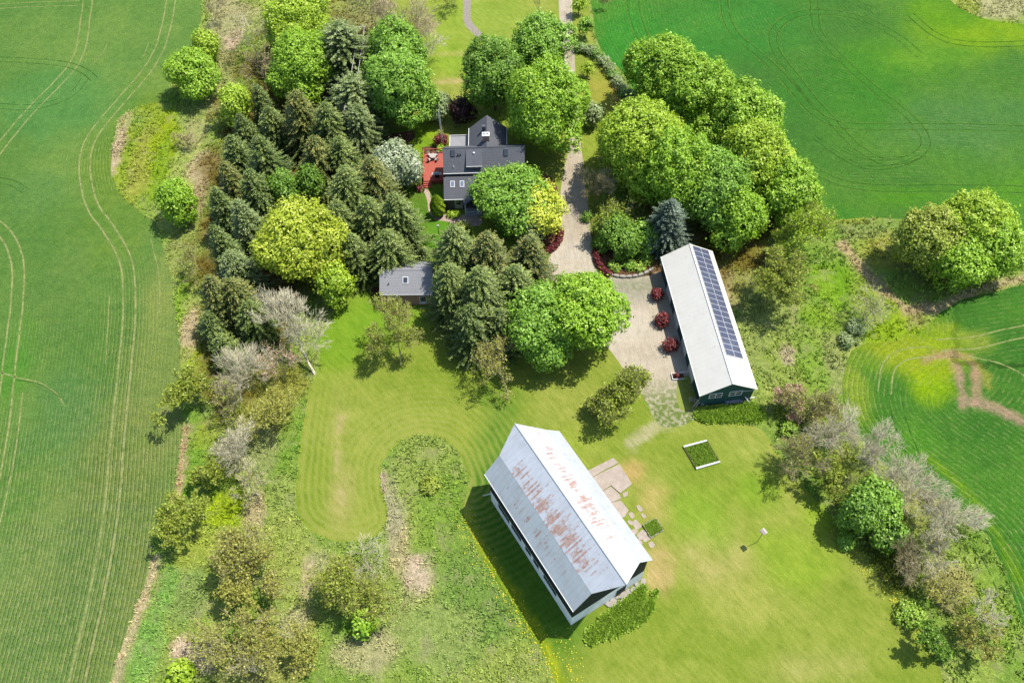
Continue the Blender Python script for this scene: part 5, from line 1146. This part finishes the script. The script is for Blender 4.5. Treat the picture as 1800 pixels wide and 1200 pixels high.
# skylights and vents on the main roof
def skylight(x, y, z, w_, l_, slope, frame, par=house, glass=GLASS):
    o = MB().box(-w_ / 2, w_ / 2, -l_ / 2, l_ / 2, -.05, .09).build('skylight', frame, par, (x - HX, y - HY, z)); o.rotation_euler = (math.atan(slope), 0, 0)
    MB().box(-w_ / 2 + .1, w_ / 2 - .1, -l_ / 2 + .1, l_ / 2 - .1, .05, .10).build('pane', glass, o); return o
skylight(-8.6, 101.7, 7.5 - .7 * s_ + .03, .7, 1.1, s_, NAVY); skylight(.3, 101.6, 7.5 - .8 * s_ + .03, .7, 1.1, s_, NAVY)
SKYG = plain('skylight_glass', (.16, .2, .26), (.12, .15, .2), 1, .1, spec=.6)
for q in ((-7.7, 101.4), (-7.3, 101.4)): MB().tube([(q[0] - HX, q[1] - HY, 7.5 - 1.0 * s_), (q[0] - HX, q[1] - HY, 7.5 - 1.0 * s_ + .45)], .1, 8).build('vent_pipe', NAVY, house)
MB().tube([(-8.5 - HX, 99.9 - HY, 5.5), (-8.5 - HX, 99.9 - HY, 6.0)], [.12, .05], 8).build('vent_pipe', WHITE, house)
MB().tube([(-5.0 - HX, 101.5 - HY, 7.0), (-5.0 - HX, 101.5 - HY, 7.25)], .17, 10).build('vent_pipe', WHITE, house)
# south wing with two skylights, porch gable
s2 = .52
MB().extr([(95.6 - HY, 0), (99.4 - HY, 0), (99.4 - HY, 4.35), (98.9 - HY, 4.3), (95.6 - HY, 2.72)], -9.95 - HX, -4.0 - HX).build('wall', DWALL, house)
sl_roof('roof', [(-10.25, 95.3, 2.72), (-3.95, 95.3, 2.72), (-3.95, 98.7, 2.72 + 3.4 * s2), (-10.25, 98.7, 2.72 + 3.4 * s2)])
MB().box(-10.25 - HX, -6.95 - HX, 95.19 - HY, 95.29 - HY, 2.6, 2.74).build('gutter', WHITE, house)
MB().box(-10.34 - HX, -10.255 - HX, 95.3 - HY, 98.7 - HY, 2.5, 2.9).build('verge_board', WHITE, house) if False else None
for q in (-8.75, -7.15): skylight(q, 97.6, 2.72 + 2.3 * s2 + .03, .75, 1.1, s2, WHITE, glass=SKYG)
px0, px1, pm_ = -6.95, -3.75, -5.35
sl_roof('porch_roof', [(px0, 93.9, 2.8), (px0, 96.4, 2.8), (pm_, 97.6, 4.12), (pm_, 93.9, 4.12)]); sl_roof('porch_roof', [(px1, 96.4, 2.8), (px1, 93.9, 2.8), (pm_ + .004, 93.9, 4.12), (pm_ + .004, 97.6, 4.12)])
for q in (px0 + .25, px1 - .25): MB().box(q - .09 - HX, q + .09 - HX, 94.0 - HY, 94.18 - HY, 0, 2.75).build('porch_post', WHITE, house)
MB().box(px0 + .2 - HX, px1 - .2 - HX, 94.0 - HY, 95.58 - HY, 0, .18).build('porch_floor', TRIM, house)
MB().box(px0 + .35 - HX, px1 - .35 - HX, 94.04 - HY, 94.12 - HY, .85, .95).build('porch_rail', WHITE, house)
fw = MB().box(-8.55 - HX, -7.25 - HX, 95.52 - HY, 95.59 - HY, .2, 2.3).build('door', plain('cream_door', (.4, .38, .3), (.3, .29, .23), 2), house)
MB().box(-8.3 - HX, -7.5 - HX, 95.49 - HY, 95.515 - HY, 1.2, 2.1).build('pane', GLASS, fw)
for q in (-6.0, -4.9): MB().box(q - .4 - HX, q + .4 - HX, 95.53 - HY, 95.59 - HY, .9, 2.1).build('window', GLASS, house)
for q in (-1.5, 1.5): MB().box(q - .5 - HX, q + .5 - HX, 97.22 - HY, 97.29 - HY, 1, 2.4).build('window', GLASS, house)
MB().box(x0 + .2 - HX, x0 + .24 - HX, 100.5 - HY, 102.0 - HY, .9, 2.9).build('window', GLASS, house); MB().box(x0 + .2 - HX, x0 + .24 - HX, 103.0 - HY, 104.0 - HY, 3.4, 4.6).build('window', GLASS, house)
# antenna mast against the annexe
am = MB(); base = at(779, 258, 0); 
for dx, dy in ((0, .18), (.16, -.1), (-.16, -.1)): am.tube([(dx, dy, 0), (dx * .6, dy * .6, 8.5)], .035, 5)
for k in range(14): z_ = .6 * k + .3; am.tube([(0, .17, z_), (.15, -.09, z_ + .3), (-.15, -.09, z_ + .6)], .018, 4)
o = am.build('antenna_mast', WHITE); o.location = (base[0], base[1], 0); props(o, 'thin white lattice antenna mast beside the flat roof annexe', 'antenna')

# ------------------------------------------------------------------ deck and its furniture
RED = plain('red_deck_stain', tuple(srgb(244, 136, 112)), tuple(srgb(226, 112, 94)), 2.5, .7)
dk = empty('deck', (-12.4, 105, 0), 'red stained timber deck with railing on the left of the house', 'deck')
b_ = MB()
for k in range(22): b_.box(-1.85 + k * .163, -1.85 + k * .163 + .155, -3.2, 3.7, .72, .8)
b_.build('boards', RED, dk); MB().box(-1.82, 1.7, -3.17, 3.67, 0, .715).build('deck_frame', RED, dk)
for k in range(3): MB().box(-1.85, -.4, -3.2 - .32 * (k + 1), -3.2 - .32 * k - .01, 0, .6 - .2 * k).build('step', RED, dk)
rl = MB()
for k in range(7): rl.box(-1.83, -1.74, -3.1 + k * 1.1, -3.01 + k * 1.1, .8, 1.7)
rl.box(-1.86, -1.72, -3.2, 3.7, 1.66, 1.72); rl.box(-1.83, 1.7, 3.6, 3.69, .8, .9); rl.box(-1.7, 1.7, 3.6, 3.7, 1.66, 1.72)
for k in range(4): rl.box(-1.7 + k * 1.1, -1.62 + k * 1.1, 3.61, 3.69, .9, 1.66)
rl.build('railing', RED, dk)
FUR = plain('pale_wicker', (.42, .38, .35), (.28, .25, .23), 8, .8)
tcx, tcy = -12.6, 107.2
tb = empty('patio_table', (tcx, tcy, .8), 'round pale patio table on the red deck', 'table')
MB().tube([(0, 0, .68), (0, 0, .73)], .6, 20).build('tabletop', FUR, tb); MB().tube([(0, 0, 0), (0, 0, .68)], .05, 8).build('leg', FUR, tb); MB().tube([(0, 0, 0), (0, 0, .05)], .3, 12).build('base', FUR, tb)
for k, d_ in enumerate(('back left', 'back right', 'front right', 'front left')):
    a = math.pi / 4 + math.pi / 2 * (1 - k) + math.pi / 2 * 0; a = [2.36, .79, -.79, -2.36][k]
    c_ = empty('patio_chair', (tcx + math.cos(a) * .95, tcy + math.sin(a) * .95, .8), 'pale patio chair at the %s of the round deck table' % d_, 'chair', 'patio chairs round the deck table', rz=a)
    MB().box(-.25, .25, -.25, .25, .4, .46).build('seat', FUR, c_); MB().box(.2, .27, -.25, .25, .47, .9).build('backrest', FUR, c_)
    for sx in (-.2, .16):
        for sy in (-.22, .18): MB().box(sx, sx + .04, sy, sy + .04, 0, .4).build('leg', FUR, c_)
bq = empty('barbecue', (-11.8, 102.6, .8), 'dark barbecue with pale side shelves at the step end of the deck', 'barbecue')
MB().box(-.35, .35, -.28, .28, .15, .85).build('cabinet', NAVY, bq, bevel=.03); MB().extr([(-.3, .86), (.3, .86), (.26, 1.1), (0, 1.2), (-.26, 1.1)], -.38, .38).build('lid', TRIM, bq); MB().box(-.85, -.4, -.25, .25, .8, .85).build('shelf', WHITE, bq); MB().box(.4, .8, -.25, .25, .8, .85).build('shelf', WHITE, bq)
wp = at(775, 201, 0); ac = empty('garden_cart', (wp[0], wp[1], 0), 'small pale grey metal box cart beneath the silvery tree behind the house', 'cart')
MB().box(-.55, .55, -.45, .45, .35, 1.0).build('tray', TRIM, ac, bevel=.05)
for sx in (-.5, .5): MB().tube([(sx, -.06, .25), (sx, .06, .25)], .25, 12).build('wheel', NAVY, ac)
# garden lamp post
lp = at(772, 414, 0); gl = empty('garden_lamp', (lp[0], lp[1], 0), 'slim dark lamp post with pale head on the lawn near the cedar', 'lamp')
MB().tube([(0, 0, 0), (0, 0, 2.2)], .06, 8).build('pole', NAVY, gl); MB().tube([(0, 0, 2.2), (0, 0, 2.55), (0, 0, 2.72)], [.15, .22, .05], 8).build('lamp_head', TRIM, gl)
# wires and their pole
up_ = MB(); ub = at(628, 262, 0); upo = empty('utility_pole', (ub[0], ub[1], 0), 'slim wooden utility pole among the spruces left of the blossoming tree', 'pole')
MB().tube([(0, 0, 0), (0, 0, 9.5)], [.14, .1], 8).build('pole', TIMB, upo); MB().box(-.7, .7, -.06, .06, 8.9, 9.05).build('crossarm', TIMB, upo)
for k, dx in enumerate((-.6, .6)):
    a = np.array([ub[0] + dx, ub[1], 9.1]); b2 = np.array([ub[0] + dx + 1.0, ub[1] + 22, 9.6]); pts = [a + (b2 - a) * t_ - np.array([0, 0, 1.0]) * 4 * t_ * (1 - t_) * .6 for t_ in np.linspace(0, 1, 9)]
    props(MB().tube(pts, .035, 4).build('power_wire', WHITE), '%s of the two thin power wires crossing the dark pines' % ('left one', 'right one')[k], 'wire', 'power wires over the shelter belt')
ub2 = (ub[0] + 1.0, ub[1] + 22); up2 = empty('utility_pole', (ub2[0], ub2[1], 0), 'wooden utility pole hidden among the pines at the far end of the wires', 'pole'); MB().tube([(0, 0, 0), (0, 0, 9.9)], [.14, .1], 8).build('pole', TIMB, up2); MB().box(-.7, .7, -.06, .06, 9.4, 9.55).build('crossarm', TIMB, up2)

# ------------------------------------------------------------------ brick garage
GXc, GYc = -15.9, 79.0
gar = empty('brick_garage', (GXc, GYc, 0), 'small brick garage with grey shingle roof and one skylight', 'garage', rz=-.045)
MB().extr([(-3.0, 0), (2.9, 0), (2.9, 3.05), (0, 4.75), (-2.75, 3.15), (-3.0, 3.0)], -3.85, 3.85).build('wall', BRICK, gar)
s3 = .62
for pts in ([(-4.15, -3.2, 5 - 3.2 * s3), (4.15, -3.2, 5 - 3.2 * s3), (4.15, 0, 5), (-4.15, 0, 5)], [(4.15, 3.2, 5 - 3.2 * s3), (-4.15, 3.2, 5 - 3.2 * s3), (-4.15, .004, 5), (4.15, .004, 5)]): MB().slab(pts, .14).build('roof', GROOF, gar)
MB().tube([(-4.15, 0, 5.02), (4.15, 0, 5.02)], .06, 6).build('ridge_cap', GROOF, gar)
MB().box(-4.15, 4.15, -3.31, -3.205, 2.88, 3.02).build('gutter', TRIM, gar)
o = MB().box(-.45, .45, -.55, .55, -.05, .1).build('skylight', WHITE, gar, (-.1, -1.35, 5 - 1.35 * s3 + .03)); o.rotation_euler = (math.atan(s3), 0, 0); MB().box(-.33, .33, -.43, .43, .06, .11).build('pane', GLASS, o)
MB().tube([(-2.7, -1.9, 3.8), (-2.7, -1.9, 4.3)], [.07, .07], 8).build('vent_pipe', NAVY, gar)
fw = MB().box(1.9, 3.0, -3.1, -2.995, .9, 2.3).build('window', WHITE, gar); MB().box(2.0, 2.9, -3.12, -3.102, 1.0, 2.2).build('pane', GLASS, fw)
MB().box(1.85, 3.05, -3.35, -3.0, .75, .9).build('window_sill', WHITE, gar)
fw = MB().box(-2.6, -1.5, -3.1, -2.995, .9, 2.3).build('window', WHITE, gar); MB().box(-2.5, -1.6, -3.12, -3.102, 1.0, 2.2).build('pane', GLASS, fw)

# ------------------------------------------------------------------ small things in the yard
# stone edging along the bed: one block each
ep = smooth_poly([(1068, 481), (1078, 486), (1100, 488), (1120, 486), (1136, 481), (1148, 472)], False, 2)
_d = np.r_[0, np.cumsum(np.linalg.norm(np.diff(ep, axis=0), axis=1))]; _q = np.linspace(0, _d[-1], 9); ep = np.stack([np.interp(_q, _d, ep[:, 0]), np.interp(_q, _d, ep[:, 1])], -1)
EST = plain('pale_stone', tuple(srgb(236, 228, 214)), tuple(srgb(196, 186, 170)), 3, .9, bmp=.05)
R = np.random.default_rng(31)
def stone(name, c, sx, sy, sz, rz, label, cat, group, mat=EST, n=9):
    V = []; F = []
    rad = R.uniform(.82, 1.08, n)
    for lay, (zz, k) in enumerate(((0, 1.0), (sz * .7, 1.0), (sz, .82))):
        for q in range(n): a = 2 * math.pi * q / n; V.append((math.copysign(abs(math.cos(a)) ** .6, math.cos(a)) * sx * k * rad[q], math.copysign(abs(math.sin(a)) ** .6, math.sin(a)) * sy * k * rad[q], zz + (R.uniform(-.02, .02) if lay else 0)))
    for l_ in (0, 1):
        for q in range(n): q2 = (q + 1) % n; F.append((l_ * n + q, l_ * n + q2, (l_ + 1) * n + q2, (l_ + 1) * n + q))
    F.append(tuple(2 * n + q for q in range(n))); me = bpy.data.meshes.new(name); me.from_pydata(V, [], F); me.update(); o = link(name, me, mat); o.location = c; o.rotation_euler = (0, 0, rz); props(o, label, cat, group); return o
for i in range(len(ep) - 1):
    a, b = ep[i], ep[i + 1]; stone('edging_stone', ((a[0] + b[0]) / 2, (a[1] + b[1]) / 2, .02), .52, .27, .4, math.atan2(b[1] - a[1], b[0] - a[0]), 'pale flat block in the curved stone edging beside the gravel yard', 'stone', 'stones edging the curved bed')
# concrete slab and flagstones behind the barn
CC_ = plain('old_concrete', tuple(srgb(240, 224, 206)), tuple(srgb(214, 194, 174)), 1.2, .95, bmp=.04)
def flat(name, pts, z0, z1, mat, label, cat, group=None):
    P = [at(x_, y_, z1) for x_, y_ in pts]; c = np.mean(P, 0); m_ = MB(); m_.slab([(p[0] - c[0], p[1] - c[1], z1) for p in P], z1 - z0); o = m_.build(name, mat, None, (c[0], c[1], 0)); props(o, label, cat, group); return o
flat('concrete_slab', [(1005, 838), (1037, 825), (1078, 804), (1087, 813), (1058, 828), (1030, 845), (1000, 850)], .0, .12, CC_, 'narrow cracked concrete strip at the top of the pad behind the barn', 'slab')
flat('concrete_slab', [(1018, 851), (1058, 830), (1089, 815), (1111, 850), (1096, 862), (1090, 866), (1074, 852), (1060, 862), (1030, 872)], .0, .15, CC_, 'largest tilted concrete slab behind the barn', 'slab')
flat('concrete_slab', [(1030, 873), (1061, 863), (1074, 854), (1089, 868), (1092, 876), (1076, 882), (1050, 886), (1040, 890)], .0, .10, CC_, 'broken concrete slab below the largest one behind the barn', 'slab')
flat('concrete_slab', [(1050, 888), (1092, 879), (1105, 896), (1098, 908), (1080, 912), (1060, 905)], .0, .1, CC_, 'smooth pinkish concrete slab nearest the flagstones', 'slab')
flat('concrete_slab', [(1094, 866), (1104, 863), (1103, 870), (1096, 874)], .0, .09, CC_, 'small broken corner of concrete lying in the grass', 'slab')
fl = [(1119, 922, .7, .5), (1108, 918, .45, .3), (1128, 940, .55, .8), (1115, 934, .4, .5), (1137, 946, .35, .6), (1145, 957, .4, .4), (1122, 953, .5, .5), (1110, 905, .5, .35), (1124, 893, .5, .3), (1131, 906, .4, .25)]
for i, (a, b, sx, sy) in enumerate(fl): p = at(a, b, 0); stone('flagstone', (p[0], p[1], 0), sx, sy, .07, -1.0 + R.uniform(-.2, .2), 'irregular pale flagstone between the barn and the grassy box', 'flagstone', 'flagstones beside the barn', CC_)
for i, (a, b) in enumerate([(1070, 1062), (1078, 1056), (1086, 1050), (1095, 1046), (1104, 1040), (1112, 1036), (1120, 1028), (1130, 1022), (1082, 1064), (1092, 1058), (1076, 1070), (1100, 1050)]): p = at(a, b, 0); stone('rubble_stone', (p[0], p[1], 0), R.uniform(.3, .6), R.uniform(.2, .45), R.uniform(.12, .3), R.uniform(0, 3), 'pale rubble stone lying at the foot of the barn end wall', 'stone', 'rubble stones at the barn end wall')
# raised garden bed with two white logs
def bedbox(name, corners, label, logs, depth=.35):
    P = [at(x_, y_, 0) for x_, y_ in corners]; c = np.mean(P, 0); o = empty(name, (c[0], c[1], 0), label, 'garden bed')
    Q = [p - c for p in P]
    m_ = MB()
    for i in range(4):
        a, b = Q[i], Q[(i + 1) % 4]; 
        if not (logs and i in (0, 2)): MB().tube([(a[0], a[1], depth / 2), (b[0], b[1], depth / 2)], .06 if logs else .08, 6).build('side_board', BARK if logs else TIMB, o)
    x_, y_ = None, None; Rr = np.random.default_rng(int(corners[0][0])); n_ = 900; u = Rr.random(n_); v = Rr.random(n_); pts = ((Q[0][None] * (1 - u)[:, None] + Q[1][None] * u[:, None]) * (1 - v)[:, None] + (Q[3][None] * (1 - u)[:, None] + Q[2][None] * u[:, None]) * v[:, None])
    i = np.repeat(np.arange(n_), 4); m4 = len(i); a = Rr.uniform(0, 6.28, m4); l_ = Rr.uniform(.2, .45, m4)[:, None]; d = np.stack([np.cos(a) * .5, np.sin(a) * .5, 0 * a + .8], -1); s = np.stack([-np.sin(a), np.cos(a), 0 * a], -1) * .06; p = pts[i] * .95
    link('plants', quad_mesh('plants', np.stack([p - s, p + s, p + d * l_ + s * .4, p + d * l_ - s * .4], 1), np.clip(Rr.normal(.4, .2, m4), 0, 1)), LF['weed'], o)
    MB().slab([(q[0] * .93, q[1] * .93, .06) for q in Q], .05).build('soil', plain('bed_soil', (.06, .09, .025), (.035, .055, .018), 3, .95), o)
    if logs:
        for a, b in ((Q[0], Q[1]), (Q[3], Q[2])): MB().tube([(a[0], a[1], .2), (a[0] * .5 + b[0] * .5, a[1] * .5 + b[1] * .5, .22), (b[0], b[1], .2)], [.16, .15, .13], 8).build('log', WHITE, o)
    return o
bedbox('garden_bed', [(1201, 786), (1242, 775), (1265, 812), (1223, 824)], 'square garden bed on the lawn framed by two white logs', True)
bedbox('garden_bed', [(1130, 923), (1152, 911), (1166, 932), (1144, 945)], 'small overgrown square box bed close to the barn', False)
# planter with burgundy plant by the shed
pq = at(1191, 662, 0); pl_ = empty('planter_box', (pq[0], pq[1], 0), 'low white planter box with a burgundy plant near the shed door', 'planter', rz=.05)
MB().box(-.9, .9, -.55, -.47, 0, .3).build('side_panel', WHITE, pl_); MB().box(-.9, .9, .47, .55, 0, .3).build('side_panel', WHITE, pl_); MB().box(-.9, -.82, -.468, .468, 0, .3).build('end_panel', WHITE, pl_); MB().box(-.8, .9, -.46, .46, 0, .2).build('soil', MULCH, pl_)
n = 500; u = rand_dirs(n, R); u[:, 2] = abs(u[:, 2]); link('plant', quad_mesh('plant', leaf_quads(u * [.45, .4, .6] + [-.1, 0, .25], u, np.full(n, .12), np.full(n, .08), R), np.clip(R.normal(.4, .2, n), 0, 1)), LF['burg'], pl_)
rlp = at(1207, 657, 0); rr = MB()
rr.box(-1.3, 1.3, -.03, .03, .75, .81); rr.box(-1.3, 1.3, -.03, .03, .35, .41)
for q in (-1.3, 0, 1.25): rr.box(q, q + .06, -.03, .03, 0, .82)
o = rr.build('hand_rail', WHITE); o.location = (rlp[0], rlp[1], 0); o.rotation_euler = (0, 0, .08); props(o, 'short white two bar railing from the planter to the shed wall', 'railing')
# bird house on its tall pole
bp = at(1330, 953, 0); bh = empty('bird_house', (bp[0], bp[1], 0), 'pinkish white bird house on a tall thin pole in the open lawn', 'bird house', rz=.5)
MB().tube([(0, 0, 0), (0, 0, 3.75)], [.035, .03], 8).build('pole', BARK, bh)
bdy = MB().box(-.24, .24, -.3, .3, 3.75, 4.12).build('body', plain('bird_house_pink', (.42, .30, .27), (.35, .25, .22), 3), bh)
rf = MB(); rf.slab([(-.32, -.38, 4.1), (0, -.38, 4.36), (0, .38, 4.36), (-.32, .38, 4.1)], .03); rf.slab([(.32, .38, 4.1), (.004, .38, 4.36), (.004, -.38, 4.36), (.32, -.38, 4.1)], .03); rf.build('roof', plain('bird_house_roof', (.52, .42, .40), (.4, .3, .28), 5), bh)
for q in (-.2, .1): MB().tube([(-.245, q, 3.93), (-.24, q, 3.93)], .06, 8).build('entrance_hole', NAVY, bdy)
# white rock by the drive
p = at(1027, 91, 0); stone('rock', (p[0], p[1], 0), .7, .55, .4, .4, 'pale rock at the end of the shrub row beside the upper drive', 'rock', None)
p = at(462, 1092, 0); o = MB().tube([(-1.0, 0, .15), (1.0, .2, .18)], [.16, .12], 8).build('fallen_log', GREYTWIG, None, (p[0], p[1], 0)); props(o, 'short pale fallen log under the brown budding trees', 'log')
print('objects', len(bpy.data.objects))
